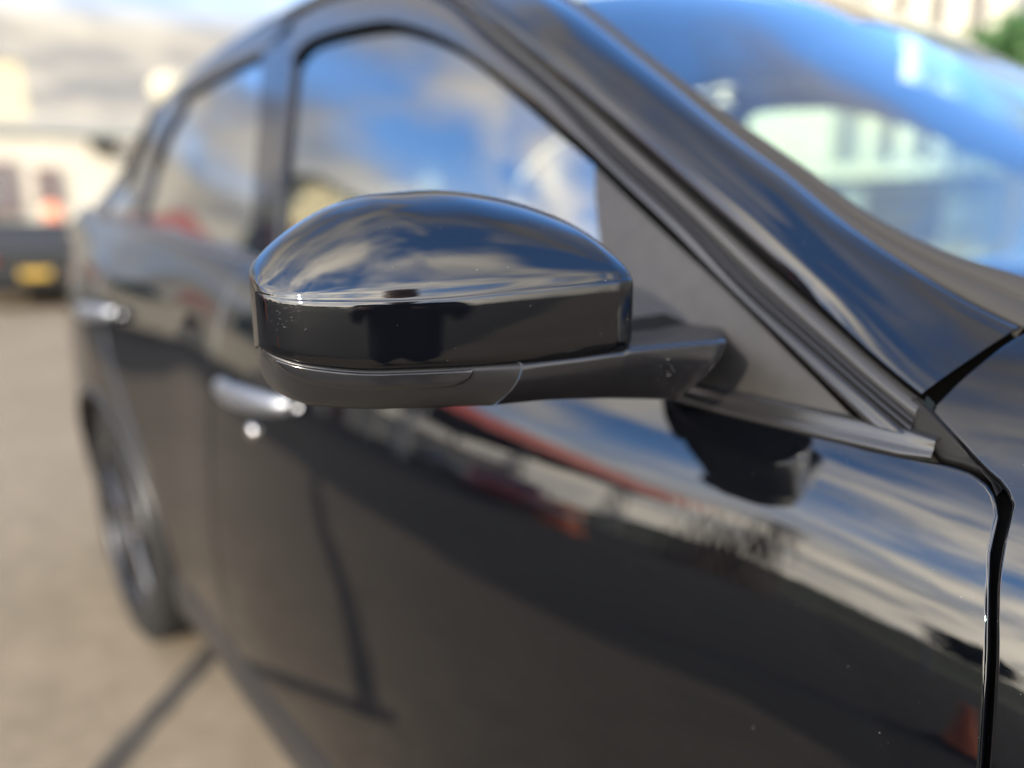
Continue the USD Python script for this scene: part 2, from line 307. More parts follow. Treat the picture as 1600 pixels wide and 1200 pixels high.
# canopy with red fascia
cn = thing('canopy', (-14.8, -14.0, 0), label='flat canopy with a red fascia and brown soffit on pale steel posts', cat='canopy')
put('soffit', box((8.8, 10.0, .14), (0, 0, 4.22)), BROWN, cn, smooth=False)
put('roof_deck', box((8.8, 10.0, .10), (0, 0, 4.85)), ROOFG, cn, smooth=False)
for sx, sy, at in ((9.0, .08, (0, 5.04, 4.72)), (9.0, .08, (0, -5.04, 4.72)), (.08, 9.98, (4.46, 0, 4.72)), (.08, 9.98, (-4.46, 0, 4.72))): put('fascia', box((sx, sy, 1.0), at), REDP, cn, smooth=False)
for x in (-3.4, 3.9):
    for y in (-4.5, 0, 4.4): put('post', cyl(.15, (x, y, 0), (x, y, 4.2), 14), STEELW, cn)

# columned building on the far side of the car
cbn = thing('columned_building', (-7.2, 18.5, 0), label='tall cream building front with close set vertical columns', cat='building')
put('wall', box((26, 6, 13.4), (-11.5, 3.05, 6.7)), GREYM, cbn, smooth=False)
put('blank_wall', box((2.6, .5, 10.9), (-3.7, -.2, 8.0)), RENDER, cbn, smooth=False)
put('cornice', box((26.4, .9, .5), (-11.5, -.2, 13.63)), RENDER, cbn, smooth=False)
put('lower_band', box((26.2, .6, .35), (-11.5, -.15, 2.35)), RENDER, cbn, smooth=False)
for k in range(26):
    x = 1.15 - .85 * k if k < 4 else -2.4 - .85 * (k - 0) + .0
    put('column', box((.42, .55, 10.85), (x, -.25, 7.96), bevel=.03), RENDER, cbn)
for k in range(24): put('window', box((.34, .05, 10.7), (.72 - .85 * k if k < 3 else -2.9 - .85 * k, .03, 7.96)), PANE, cbn, smooth=False)
for k in range(9): put('ground_floor_window', box((1.9, .06, 1.5), (-.6 - 2.7 * k, .02, 1.25)), PANE, cbn, smooth=False)

# grass bank and hill line
GRASS = usdkit.material(stage, f'{LOOKS}/grass', {'g': ('texture_coordinate', {}), 'n': ('noise_texture', {'scale': .8, 'detail': 8.0, 'roughness': .7}), 'r': ('rgb_ramp', {'ramp': [(0, (.03, .045, .015)), (.4, (.06, .075, .025)), (.6, (.12, .11, .05)), (1, (.16, .14, .07))]}), 'p': ('principled_bsdf', {'roughness': .9})},
                        [('g.object', 'n.vector'), ('n.fac', 'r.fac'), ('r.color', 'p.base_color')], surface='p.BSDF')
gx, gy = np.meshgrid(np.linspace(-22, 90, 90), np.linspace(-95, -26, 40))
e1 = smoothstep(-26.5, -42, gy); gzv = 2.6 * e1 + .6 * e1 * (meshkit.fbm(np.stack([gx * .12, gy * .12, gx * 0], -1)) - .5) - .05
put('grass_bank', grid_mesh(np.stack([gx, gy, gzv], -1), (0, 0, 1)), GRASS, kind='structure', label='rough grass bank rising beyond the road')

# trees
BARK = mat('bark', (.07, .05, .035), .9)
def leafmat(name, c1, c2):
    return usdkit.material(stage, f'{LOOKS}/{name}', {'o': ('geometry', {}), 'r': ('rgb_ramp', {'ramp': [(0, c1), (1, c2)]}), 'd': ('principled_bsdf', {'roughness': .6}), 't': ('translucent_bsdf', {}), 'm': ('mix_closure', {'fac': .3})},
                           [('o.random_per_island', 'r.fac'), ('r.color', 'd.base_color'), ('r.color', 't.color'), ('d.BSDF', 'm.closure1'), ('t.BSDF', 'm.closure2')], surface='m.closure')
LEAF_D = leafmat('dark_leaf', (.018, .035, .012), (.05, .075, .025)); LEAF_G = leafmat('green_leaf', (.03, .08, .02), (.08, .16, .045))
def tree(name, at, hgt, rad, leafm, label, group=None, n=2600, seed=1, size=.22, catg='tree', trunk_h=None):
    r = np.random.RandomState(seed); t = thing(name, at, label=label, cat=catg, group=group); th = trunk_h if trunk_h is not None else hgt * .35
    parts = [tube(np.array([(0, 0, -.1), (.05, .02, th * .6), (.02, .05, th + hgt * .25)]), np.array([.05, .042, .02]) * hgt * .5)]
    cent = []
    for k in range(9):
        a = r.rand() * 6.28; q = np.array([math.cos(a) * rad * r.uniform(.3, .75), math.sin(a) * rad * r.uniform(.3, .75), th + (hgt - th) * r.uniform(.15, .85)])
        parts.append(tube(np.array([(0.03, .03, th * .9), q * .5 + np.array([0, 0, th * .45]), q]), np.array([.02, .013, .006]) * hgt * .5, 6)); cent.append(q)
    cent = np.array(cent + [[0, 0, hgt * .85]])
    put('trunk', cat(parts), BARK, t)
    c = cent[r.randint(len(cent), size=n)] + r.normal(size=(n, 3)) * rad * np.array([.30, .30, .24])
    c[:, 2] = np.clip(c[:, 2], th * .8, hgt * 1.03)
    a = r.normal(size=(n, 3)); a /= np.linalg.norm(a, axis=1, keepdims=True); b = np.cross(a, r.normal(size=(n, 3))); b /= np.linalg.norm(b, axis=1, keepdims=True)
    sz = size * r.uniform(.6, 1.3, (n, 1)); V = np.stack([c - a * sz, c + b * sz * .55, c + a * sz, c - b * sz * .55], 1).reshape(-1, 3)
    i = np.arange(n)[:, None] * 4; F = np.vstack([i + [0, 1, 2], i + [0, 2, 3]])
    put('crown', (V, F), leafm, t, smooth=False); return t
tree('shrub_tree', (-4.25, 14.6, 0), 4.5, 1.15, LEAF_G, 'round green tree just past the windscreen, before the columned building', seed=4, n=3600, size=.13, trunk_h=2.5)
ORD = ['first', 'second', 'third', 'fourth', 'fifth', 'sixth', 'seventh', 'eighth', 'ninth', 'tenth', 'eleventh', 'twelfth', 'thirteenth', 'fourteenth']
rt_ = np.random.RandomState(11)
for k in range(14):
    x = -14 + k * 5.6 + rt_.uniform(-1.5, 1.5)
    tree('tree', (x, -52 - rt_.uniform(0, 14), 2.2), rt_.uniform(3.2, 5.5), rt_.uniform(2.2, 3.4), LEAF_D, f'dark bushy tree on the grass bank, {ORD[k]} of the row from the left', 'trees along the grass bank', n=900, seed=30 + k, size=.5)

# lamp posts, sign post
def post(name, at, h_, r_, m_, label, lean=0.0, arm=0.9):
    t = thing(name, at, label=label, cat='post' if arm == 0 else 'lamp post')
    put('pole', tube(np.array([(0, 0, -.1), (lean * .5, 0, h_ * .5), (lean, 0, h_)]), np.array([r_, r_ * .85, r_ * .65])), m_, t)
    if arm:
        put('arm', tube(np.array([(lean, 0, h_ - .05), (lean + arm * .5, .0, h_ + .15), (lean + arm, 0, h_ + .18)]), r_ * .45), m_, t)
        put('lamp_head', box((.5, .18, .10), (lean + arm + .2, 0, h_ + .16), bevel=.03), GREYM, t)
    else: put('cap', box((r_ * 2.4, r_ * 2.4, .05), (lean, 0, h_ + .02)), m_, t, smooth=False)
    return t
post('timber_post', (-6.6, -13.2, 0), 4.3, .17, WOOD, 'brown timber post standing alone past the end of the red canopy', .10, 0)
post('marker_post', (-5.2, -16.0, 0), 2.0, .09, STEELW, 'short pale steel post across the yard, right of the timber post', 0, 0)

ob = thing('marker_post', (-17.2, 1.55, 0), label='orange round topped post standing against the low cream building', cat='post')
put('post', trimesh.creation.revolve(np.array([(0, 0), (.17, 0), (.17, 1.35), (.12, 1.46), (0, 1.5)]), sections=20), mat('faded_orange', (.55, .20, .11), .6), ob)
# traffic drums
def drum(at, label):
    t = thing('traffic_drum', at, label=label, cat='traffic drum')
    prof = [(.0, .0), (.33, 0), (.33, .09), (.27, .10), (.26, .50), (.25, .92), (.20, .97), (.07, .99), (.07, 1.05), (0, 1.05)]
    put('body', trimesh.creation.revolve(np.array(prof), sections=28), ORANGE, t)
    for z0, r0 in ((.52, .262),): put('reflective_band', trimesh.creation.revolve(np.array([(r0 - .02, z0), (r0, z0), (r0 - .004, z0 + .16), (r0 - .02, z0 + .16)]), sections=28), WHITEB, t)
drum((-5.8, -9.2, 0), 'orange and white traffic drum in the open yard, left of the timber post')
tc = thing('traffic_cone', (-.85, -4.8, 0), label='plain orange red traffic cone standing by itself on the dark asphalt', cat='traffic cone')
put('base', box((.36, .36, .04), (0, 0, .02), bevel=.01), SHELL, tc); put('cone', trimesh.creation.revolve(np.array([(.0, .04), (.13, .04), (.115, .09), (.035, .56), (.025, .58), (0, .58)]), sections=24), ORANGE, tc)

# other cars
def small_car(name, at, rotz, paint, label, L=4.2, W=1.76, H=1.42, belt=.88, plate=YELLOWP, pz=.55, van=False):
    t = thing(name, at, rotz, label=label, cat='van' if van else 'car')
    xs_ = np.linspace(-L / 2, L / 2, 25); u = np.abs(xs_) / (L / 2)
    hw = W / 2 * (1 - .16 * u ** 5); top = belt - .12 * smoothstep(.4, 1.0, xs_ / (L / 2)) - .06 * smoothstep(.8, 1.0, -xs_ / (L / 2)); bot = np.where(u > .9, .30, .22)
    rows = []
    for a in np.linspace(0, 2 * np.pi, 33):
        ca, sa = math.cos(a), math.sin(a); e = .38
        rows.append(np.c_[xs_ * (1 - .0), np.sign(ca) * abs(ca) ** e * hw, (top + bot) / 2 + np.sign(sa) * abs(sa) ** e * (top - bot) / 2])
    Gm = np.array(rows); g = grid_mesh(Gm)
    if (g[2] * (g[0] - [0, 0, .55])).sum() < 0: g = (g[0], g[1][:, ::-1], -g[2])
    ends = []
    for k, sx in ((0, -1), (len(xs_) - 1, 1)):
        e = Gm[:-1, k]; V = np.vstack([e, e.mean(0) + [sx * .05, 0, 0]]); m = len(e); F = np.array([[m, i, (i + 1) % m] for i in range(m)])
        if (np.cross(V[F[:, 1]] - V[m], V[F[:, 2]] - V[m]).sum(0)[0]) * sx < 0: F = F[:, ::-1]
        ends.append((V, F, np.tile([sx, 0, 0], (m + 1, 1))))
    put('body', cat([g] + ends), paint, t)
    S = manifold3d.Manifold.sphere(.06, 16)
    xr, xf = (-L * .49, L * .40) if van else (-L * .44, L * .19); tr, tf = (-L * .47, L * .26) if van else (-L * .27, L * .03)
    pts = [(x, s * (W / 2 - .09), belt - .10) for x in (xr, xf) for s in (1, -1)] + [(x, s * (W / 2 - .28), H - .06) for x in (tr, tf) for s in (1, -1)]
    cm = manifold3d.Manifold.batch_hull([S.translate(p) for p in pts]).to_mesh(); put('cabin', trimesh.Trimesh(cm.vert_properties[:, :3], cm.tri_verts), paint, t)
    def quad(nm, a, b, c, d, m_, off):
        P4 = np.array([a, b, c, d], float); n_ = np.cross(P4[1] - P4[0], P4[3] - P4[0]); n_ /= np.linalg.norm(n_); c0 = P4.mean(0)
        if n_ @ (c0 - [0, 0, .7]) < 0: n_ = -n_
        V = np.vstack([P4 + n_ * off, P4 - n_ * .02]); hull = trimesh.convex.convex_hull(V); put(nm, hull, m_, t, smooth=False)
    def lerp(p, q, k): return np.array(p) + (np.array(q) - np.array(p)) * k
    for s in (1, -1):
        b0, b1 = np.array([xr, s * (W / 2 - .09), belt - .10]), np.array([xf, s * (W / 2 - .09), belt - .10]); c0, c1 = np.array([tr, s * (W / 2 - .28), H - .06]), np.array([tf, s * (W / 2 - .28), H - .06])
        o = np.array([0, s * .058, .016])
        for k0, k1 in (((.72, .95),) if van else ((.10, .50), (.54, .92))):
            quad('side_window', lerp(lerp(b0, b1, k0), lerp(c0, c1, k0), .25) + o, lerp(lerp(b0, b1, k1), lerp(c0, c1, k1), .25) + o, lerp(lerp(b0, b1, k1), lerp(c0, c1, k1), .9) + o, lerp(lerp(b0, b1, k0), lerp(c0, c1, k0), .9) + o, PANE, .006)
    for xa, xb_, nm in ((xr, tr, 'rear_window'), (xf, tf, 'windscreen')):
        sx = -1 if nm == 'rear_window' else 1; o = np.array([sx * .045, 0, .03])
        p = [np.array([xa + (xb_ - xa) * k, s * (W / 2 - .13 - .19 * k), belt - .10 + (H - .06 - belt + .10) * k]) + o for k, s in ((.28, -1), (.28, 1), (.9, 1), (.9, -1))]
        quad(nm, *p, PANE, .012)
    for x in (-L * .31, L * .31):
        for s in (1, -1):
            w = node(t, 'wheel'); put('tyre', cyl(.31, (x, s * (W / 2 - .20), .31), (x, s * (W / 2 + .005), .31), 28), TYRE, w); put('rim', cyl(.20, (x, s * (W / 2 - .05), .31), (x, s * (W / 2 + .012), .31), 20), RIM_EDGE, w)
    xe = L / 2
    put('number_plate', box((.02, .34, .10), (-xe - .045, 0, pz)), plate, t, smooth=False)
    for s in (1, -1):
        put('tail_light', box((.10, .30, .12), (-xe + .005, s * (W / 2 - .32), belt - .19), bevel=.02), RED_LENS, t); put('headlight', box((.14, .34, .11), (xe - .03, s * (W / 2 - .34), belt - .26), bevel=.03), CLEAR_LENS, t)
    put('bumper', box((.12, W * .86, .14), (-xe - .005, 0, .38), bevel=.04), SATIN, t)
    return t
DKGREEN = mat('dark_green_paint', (.011, .0115, .011), .5, specular_ior_level=.25); DKRED = mat('dark_red_paint', (.22, .012, .014), .2, coat_weight=1.0)
LTGREY = mat('pale_blue_paint', (.45, .52, .58), .25, coat_weight=1.0); WHITEP = mat('white_paint', (.72, .73, .72), .25, coat_weight=1.0)
small_car('background_car', (-13.1, .49, 0), 3.0, DKGREEN, 'low dark car seen from behind with a yellow rear number plate', L=4.0, W=1.75, H=1.16, belt=.86, pz=.50)
small_car('red_hatchback', (-8.4, -11.0, 0), .9, DKRED, 'dark red hatchback parked in front of the canopy', H=1.45)
small_car('pale_blue_car', (-14.6, -15.2, 0), .2, LTGREY, 'pale blue car parked beneath the canopy', H=1.5)

# ------------------------------------------------------------------ photographer
JACKET = mat('dark_jacket', (.016, .018, .026), .7, noise=(22, (.028, .030, .040), .4, .65)); TROUSER = mat('dark_trousers', (.02, .021, .028), .8); SKIN = mat('skin', (.50, .31, .23), .5, subsurface_weight=.1); HAIR = mat('hair', (.03, .02, .015), .6); SHOE = mat('shoe', (.02, .02, .02), .5)
def limb(chain):  # chain of (point, radius) -> manifold of hulls
    out = []
    for (p, a), (q, b) in zip(chain[:-1], chain[1:]):
        out.append(manifold3d.Manifold.batch_hull([manifold3d.Manifold.sphere(a, 20).translate(p), manifold3d.Manifold.sphere(b, 20).translate(q)]))
    return out
def body_mesh(mans, edge=.025, it=8):
    M = manifold3d.Manifold.batch_boolean(mans, manifold3d.OpType.Add).refine_to_length(edge).to_mesh()
    t = trimesh.Trimesh(M.vert_properties[:, :3], M.tri_verts); trimesh.smoothing.filter_taubin(t, lamb=.5, nu=.53, iterations=it); return t
PP = np.array([.925, -1.724, 0]); PR = math.atan2(.63, -.78)   # stands behind the camera and faces the mirror
pe = thing('person', PP, PR, label='person in dark jacket and trousers taking the picture with a phone held in both hands', cat='person')
# local frame: +x is the way the person faces, z up; the phone is just behind the lens
hx, hy = .455, .10
def shift(c): return [((float(p[0]), float(p[1]), float(p[2])), r) for p, r in c]
legs = limb(shift([((0, .10, .92), .105), ((.02, .11, .50), .066), ((0, .12, .10), .046)])) + limb(shift([((0, -.10, .92), .105), ((.0, -.11, .50), .066), ((-.03, -.12, .10), .046)]))
feet = [m for y, x in ((.12, 0), (-.12, -.03)) for m in limb(shift([((x - .04, y, .05), .045), ((x + .10, y, .045), .045), ((x + .17, y * 1.1, .035), .034)]))]
torso = limb(shift([((0, .07, .92), .13), ((0, .08, 1.10), .125), ((.0, .10, 1.32), .125), ((0, .12, 1.42), .085)])) + limb(shift([((0, -.07, .92), .13), ((0, -.08, 1.10), .125), ((0, -.10, 1.32), .125), ((0, -.12, 1.42), .085)])) + limb(shift([((0, .07, .92), .13), ((0, -.07, .92), .13)])) + limb(shift([((0, .12, 1.40), .09), ((0, -.12, 1.40), .09)])) + limb(shift([((0, 0, 1.42), .10), ((.02, 0, 1.50), .058)]))
arms = []
for s in (1, -1): arms += limb(shift([((0, s * .19, 1.40), .068), ((.10, s * .24, 1.14), .052), ((hx - .07, hy + s * .085, 1.215), .036)]))
put('jacket', body_mesh(torso + arms), JACKET, pe, smooth=True)
put('trousers', body_mesh(legs), TROUSER, pe, smooth=True); put('shoes', body_mesh(feet, .015, 4), SHOE, pe, smooth=True)
head = [manifold3d.Manifold.sphere(1, 32).scale([.098, .078, .118]).translate([.03, 0, 1.645]), manifold3d.Manifold.batch_hull([manifold3d.Manifold.sphere(.05, 20).translate([.06, 0, 1.58]), manifold3d.Manifold.sphere(.055, 20).translate([.03, 0, 1.66])]), manifold3d.Manifold.batch_hull([manifold3d.Manifold.sphere(.010, 12).translate([.128, 0, 1.67]), manifold3d.Manifold.sphere(.017, 12).translate([.140, 0, 1.625])])]
head += [manifold3d.Manifold.sphere(1, 16).scale([.012, .010, .032]).translate([.02, s * .080, 1.64]) for s in (1, -1)] + limb(shift([((.01, 0, 1.46), .056), ((.02, 0, 1.58), .056)]))
put('head', body_mesh(head, .012, 4), SKIN, pe, smooth=True)
for s in (1, -1): put('eye', trimesh.creation.icosphere(2, .012).apply_translation([.108, s * .032, 1.655]), mat('eye_dark', (.03, .02, .02), .2) if s > 0 else f'{LOOKS}/eye_dark', pe)
put('mouth', box((.012, .045, .010), (.112, 0, 1.580), bevel=.003), mat('lip', (.35, .13, .11), .5), pe)
hr_ = manifold3d.Manifold.sphere(1, 32).scale([.106, .088, .112]).translate([.012, 0, 1.672]) - manifold3d.Manifold.cube([.3, .3, .3], True).translate([.20, 0, 1.58])
put('hair', body_mesh([hr_], .015, 3), HAIR, pe, smooth=True)
for s in (1, -1):
    hand = [manifold3d.Manifold.batch_hull([manifold3d.Manifold.sphere(.016, 12).translate(p) for p in [(hx - .06, hy + s * .085, 1.215), (hx - .012, hy + s * .100, 1.232), (hx - .012, hy + s * .098, 1.195), (hx - .05, hy + s * .095, 1.20)]])]
    for k, (z, L_) in enumerate(((1.246, .034), (1.228, .038), (1.210, .036), (1.193, .028))):
        hand += limb(shift([((hx - .012, hy + s * .100, z - .004), .0090), ((hx + .016, hy + s * .094, z), .0085), ((hx + .021, hy + s * (.094 - L_ * .62), z + .001), .0078)]))
    hand += limb(shift([((hx - .03, hy + s * .088, 1.222), .0105), ((hx - .018, hy + s * .066, 1.240), .0095), ((hx - .012, hy + s * .044, 1.246), .0085)]))
    put('hand', body_mesh(hand, .004, 4), SKIN, pe, smooth=True)

# ------------------------------------------------------------------ car: body side surface (right side, y < 0)
_s = np.linspace(-.12, 1.0, 897)
_tau = np.radians(PchipInterpolator([-.12, 0, .03, .06, .115, .165, .23, .32, .5, .62, .72, .8, 1.0], [42, 37, 29, 22, 14.6, 10.3, 7, 4, .5, -3, -6, -8, -8])(_s))
_Y = CubicSpline(_s, np.r_[0, np.cumsum(.5 * (np.tan(_tau[1:]) + np.tan(_tau[:-1])) * np.diff(_s))])
zref = PchipInterpolator([-3.2, -1.8, -1.286, -1.0, -.72, -.43, -.2, .1, .35, 1.6], [1.25, 1.222, 1.175, 1.135, 1.107, 1.089, 1.081, 1.082, 1.064, 1.0])   # height of the shoulder line
def _sp(u): return .5 * (u + np.sqrt(u * u + .003))
def zbelt(x):
    x = np.asarray(x, float); return 1.088 - .075 * x + .075 * (_sp(x - .07) - _sp(x - .38))
def taper(x):
    x = np.asarray(x, float)
    return .11 * np.clip((-2.0 - x) / .75, 0, None) ** 2 + .07 * np.clip((x - .35) / .75, 0, None) ** 2 - .045 * np.exp(-((x + 1.85) / .42) ** 2)
def gtaper(x):
    x = np.asarray(x, float)
    return .035 * np.clip((x + .35) / .55, 0, None) ** 2 + .10 * np.clip((-1.3 - x) / 1.2, 0, None) ** 2
def yside(x, z):
    x = np.asarray(x, float); z = np.asarray(z, float); s = zbelt(x) - z
    sb = zref(x) - zbelt(x); low = -.90 - (_Y(np.clip(sb + s, -.12, 1)) - _Y(np.clip(sb, -.12, 1))) + taper(x) * smoothstep(0, .16, s)
    h = np.clip(-s, 0, None)
    hi = -.90 + .2126 * h + .3058 * h * h + gtaper(x) * smoothstep(0, .12, h)
    return np.where(s > 0, low, hi)
def ywing(x, z):
    """front wing: below the belt the same side, above it a crest that rolls over into the bonnet"""
    h = np.clip(np.asarray(z, float) - zbelt(x), 0, None)
    return yside(x, np.minimum(z, zbelt(x))) + .85 * h + 5.6 * h * h
def side_normal(fn, x, z):
    e = 2e-4
    nx = (fn(x + e, z) - fn(x - e, z)) / (2 * e); nz = (fn(x, z + e) - fn(x, z - e)) / (2 * e)
    n = np.stack([nx, -np.ones_like(nx), nz], -1); return n / np.linalg.norm(n, axis=-1, keepdims=True)
def smooth_ring(pts, closed=True, n=None, k=6):
    """rounds a polygon's outline a little"""
    return np.asarray(Polygon(pts).buffer(-.004).buffer(.008).buffer(-.004).exterior.coords)[:-1]
def dense(ring, h):
    r = np.vstack([ring, ring[:1]]); s = np.r_[0, np.cumsum(np.linalg.norm(np.diff(r, axis=0), axis=1))]
    n = max(8, int(s[-1] / h)); q = np.linspace(0, s[-1], n, endpoint=False)
    return np.stack([np.interp(q, s, r[:, k]) for k in (0, 1)], 1)
def panel(outer, fn=yside, off=0.0, holes=(), h=.03, roll=.006, thick=.014, edge=.012):
    """a curved body panel over an (x, z) outline on the surface y = fn(x, z), with rolled edges and a returned flange"""
    P = Polygon(outer, holes).buffer(0)
    if P.geom_type != 'Polygon': P = max(P.geoms, key=lambda g: g.area)
    ds = [0.0, .10, .30, .62, 1.0]; parts = []; inner_rings = []
    for kr, r in enumerate([P.exterior, *P.interiors]):
        q = dense(np.asarray(r.coords)[:-1], edge)
        ar = .5 * np.sum(q[:, 0] * np.roll(q[:, 1], -1) - np.roll(q[:, 0], -1) * q[:, 1]); hole = kr > 0
        if (ar < 0) != hole: q = q[::-1]
        t = np.roll(q, -1, 0) - np.roll(q, 1, 0); t /= np.maximum(np.linalg.norm(t, axis=1, keepdims=True), 1e-9); inn = np.c_[-t[:, 1], t[:, 0]]
        n = len(q); R = [q + inn * roll * d for d in ds]
        Vs, Ns = [], []
        for d, a in zip(ds, R):
            n0 = side_normal(fn, a[:, 0], a[:, 1]); o = np.stack([-inn[:, 0], np.zeros(n), -inn[:, 1]], 1)
            o -= n0 * (o * n0).sum(1, keepdims=True); o /= np.maximum(np.linalg.norm(o, axis=1, keepdims=True), 1e-6)
            sn = min(1 - d, .97); sink = roll * (1 - math.sqrt(max(0, 1 - (1 - d) ** 2)))
            Vs.append(np.stack([a[:, 0], fn(a[:, 0], a[:, 1]) + off, a[:, 1]], 1) - n0 * sink); Ns.append(n0 * math.sqrt(1 - sn * sn) + o * sn)
            if d == 0 and thick:
                b = Vs[0] - n0 * thick; i_ = np.arange(n); j_ = (i_ + 1) % n
                parts.append((np.vstack([Vs[0], b]), np.vstack([np.c_[i_, i_ + n, j_ + n], np.c_[i_, j_ + n, j_]]), np.vstack([o, o])))
        i_ = np.arange(n); j_ = (i_ + 1) % n; F = []
        for k in range(len(ds) - 1):
            a, b = k * n, (k + 1) * n; F += [np.c_[a + i_, a + j_, b + j_], np.c_[a + i_, b + j_, b + i_]]
        parts.append((np.vstack(Vs), np.vstack(F), np.vstack(Ns))); inner_rings.append(R[-1])
    Q = Polygon(inner_rings[0], inner_rings[1:]).buffer(0)
    x0, z0, x1, z1 = P.bounds
    X, Z = np.meshgrid(np.arange(x0, x1, h), np.arange(z0, z1, h * .866)); X = X + (np.arange(len(X)) % 2)[:, None] * h / 2
    g = np.c_[X.ravel(), Z.ravel()]; g = g[shapely.contains_xy(Q.buffer(-min(h, edge * 1.5) * .4), g[:, 0], g[:, 1])]
    pts = np.vstack(inner_rings + [g]); T = Delaunay(pts).simplices; c = pts[T].mean(1); T = T[shapely.contains_xy(Q.buffer(1e-5), c[:, 0], c[:, 1])]
    A = pts[T]; area = (A[:, 1, 0] - A[:, 0, 0]) * (A[:, 2, 1] - A[:, 0, 1]) - (A[:, 1, 1] - A[:, 0, 1]) * (A[:, 2, 0] - A[:, 0, 0])
    T = T[np.abs(area) > 1e-10]; area = area[np.abs(area) > 1e-10]; T[area < 0] = T[area < 0][:, ::-1]
    V = np.stack([pts[:, 0], fn(pts[:, 0], pts[:, 1]) + off, pts[:, 1]], 1)
    parts.append((V, T, side_normal(fn, pts[:, 0], pts[:, 1])))
    return cat(parts)
def on_side(xz, off=0.0, fn=yside):
    xz = np.asarray(xz, float); return np.c_[xz[:, 0], fn(xz[:, 0], xz[:, 1]) + off, xz[:, 1]]

CAR_AT = np.array([-.50, 0, 0])
car = thing('parked_car', CAR_AT, label='glossy black family car close up, its door mirror in sharp focus', cat='car')
def cput(name, g, m, parent=None, label=None, smooth=30):
    """a part of the car, given in world coordinates"""
    if isinstance(g, tuple): g = (g[0] - CAR_AT,) + tuple(g[1:])
    else: g = g.copy(); g.apply_translation(-CAR_AT)
    return put(name, g, m, parent if parent is not None else car, smooth, label)
def both(name, g, m, pr=None, pl=None, label=None):
    a = cput(name, g, m, pr, label); b = cput(name, mirror_y(g), m, pl, label); return a, b

# ---- outlines in (x, z), metres
GL_TOP = [(-.883, 1.168), (-.912, 1.288), (-.965, 1.430), (-1.010, 1.535), (-.985, 1.560), (-.928, 1.568), (-.788, 1.561), (-.702, 1.551), (-.616, 1.529), (-.495, 1.486), (-.385, 1.434), (-.276, 1.376), (-.209, 1.338), (-.157, 1.309)]
SAIL_E = [(-0.1577, 1.3089), (-0.0777, 1.2585), (0.0051, 1.2045), (0.0671, 1.1655), (0.1277, 1.1294), (0.1898, 1.0937)]
SATIN_O = [(-1.072, 1.634), (-.95, 1.637), (-.8, 1.627), (-.65, 1.596), (-.535, 1.551), (-.407, 1.478), (-0.2489, 1.3881), (-0.1243, 1.3038), (-0.0247, 1.2407), (0.0656, 1.1765), (0.1469, 1.1319), (0.1880, 1.1105), (0.2269, 1.0904)]
PAINT_O = [(-2.24, 1.30), (-2.14, 1.42), (-1.93, 1.53), (-1.69, 1.590), (-1.45, 1.626), (-1.2, 1.648), (-1.0, 1.655), (-.82, 1.648), (-.66, 1.615), (-.53, 1.562), (-.40, 1.494), (-0.2459, 1.4063), (-0.1705, 1.3618), (-0.0950, 1.3153), (0.0063, 1.2492), (0.0657, 1.2102), (0.1216, 1.1746), (0.1887, 1.1349), (0.2255, 1.1166)]
PAINT_I = [(-0.3335, 1.5176), (-0.1624, 1.4121), (-0.0344, 1.3280), (0.0416, 1.2802), (0.1087, 1.2354), (0.1653, 1.2037), (0.2161, 1.1795), (0.2590, 1.1632)]
RUB_I = [(-.45, 1.580), (-0.3326, 1.5219), (-0.1891, 1.4324), (-0.0565, 1.3502), (0.0439, 1.2895), (0.1221, 1.2410), (0.1893, 1.2112), (0.2431, 1.1953)]
REAR_GL = [(-1.700, 1.205), (-1.730, 1.273), (-1.738, 1.369), (-1.680, 1.458), (-1.603, 1.512), (-1.390, 1.542), (-1.164, 1.557), (-1.074, 1.415), (-1.023, 1.290), (-.972, 1.165)]
DOOR_F = [tuple(p) for p in resample([(0.2498, 1.0758), (0.2648, 1.0754), (0.2745, 1.0741), (0.2836, 1.0703), (0.2910, 1.0640), (0.2943, 1.0594), (0.2973, 1.0481), (0.2976, 1.0364), (0.3016, 1.0179), (0.3118, 0.9712), (0.3170, 0.9382), (0.3218, 0.9023), (.333, .80), (.334, .62), (.315, .45), (.29, .34)], 70)]
WING_E = [tuple(p) for p in resample([(0.2298, 1.1047), (0.2480, 1.0952), (0.2647, 1.0857), (0.2792, 1.0771), (0.2916, 1.0711), (0.3001, 1.0632), (0.3034, 1.0537), (0.3044, 1.0385), (0.3070, 1.0197), (0.3171, 0.9735), (0.3222, 0.9409), (0.3267, 0.9052), (.3385, .80), (.3395, .62), (.3205, .45), (.2955, .34)], 70)]

wing_top = [(0.2277, 1.1060), (0.2394, 1.1276), (0.2527, 1.1487), (0.2624, 1.1606)]
# ---- inner dark shell behind the panels
zz = np.linspace(.24, 1.09, 24); xs = np.linspace(-2.5, 1.4, 60)
def shell_pt(x, t): z = .24 + t * (zbelt(x) - .01 - .24); return yside(x, z) + .035
Gd = np.array([[(x, shell_pt(x, t), .24 + t * (zbelt(x) - .01 - .24)) for x in xs] for t in np.linspace(0, 1, 24)])
both('body_shell', grid_mesh(Gd, (0, -1, 0)), SHELL)

# ---- front doors
fd_out = [(-1.0, zbelt(-1.0) - .004), (-.995, 1.0), (-1.0, .6), (-.99, .34)] + [(.27, .31)] + DOOR_F[::-1][1:] + [(.20, float(zbelt(.20)) - .008)]
R_door, L_door = both('front_door', panel(fd_out, h=.028, roll=.003, edge=.007, thick=.003), PAINT)
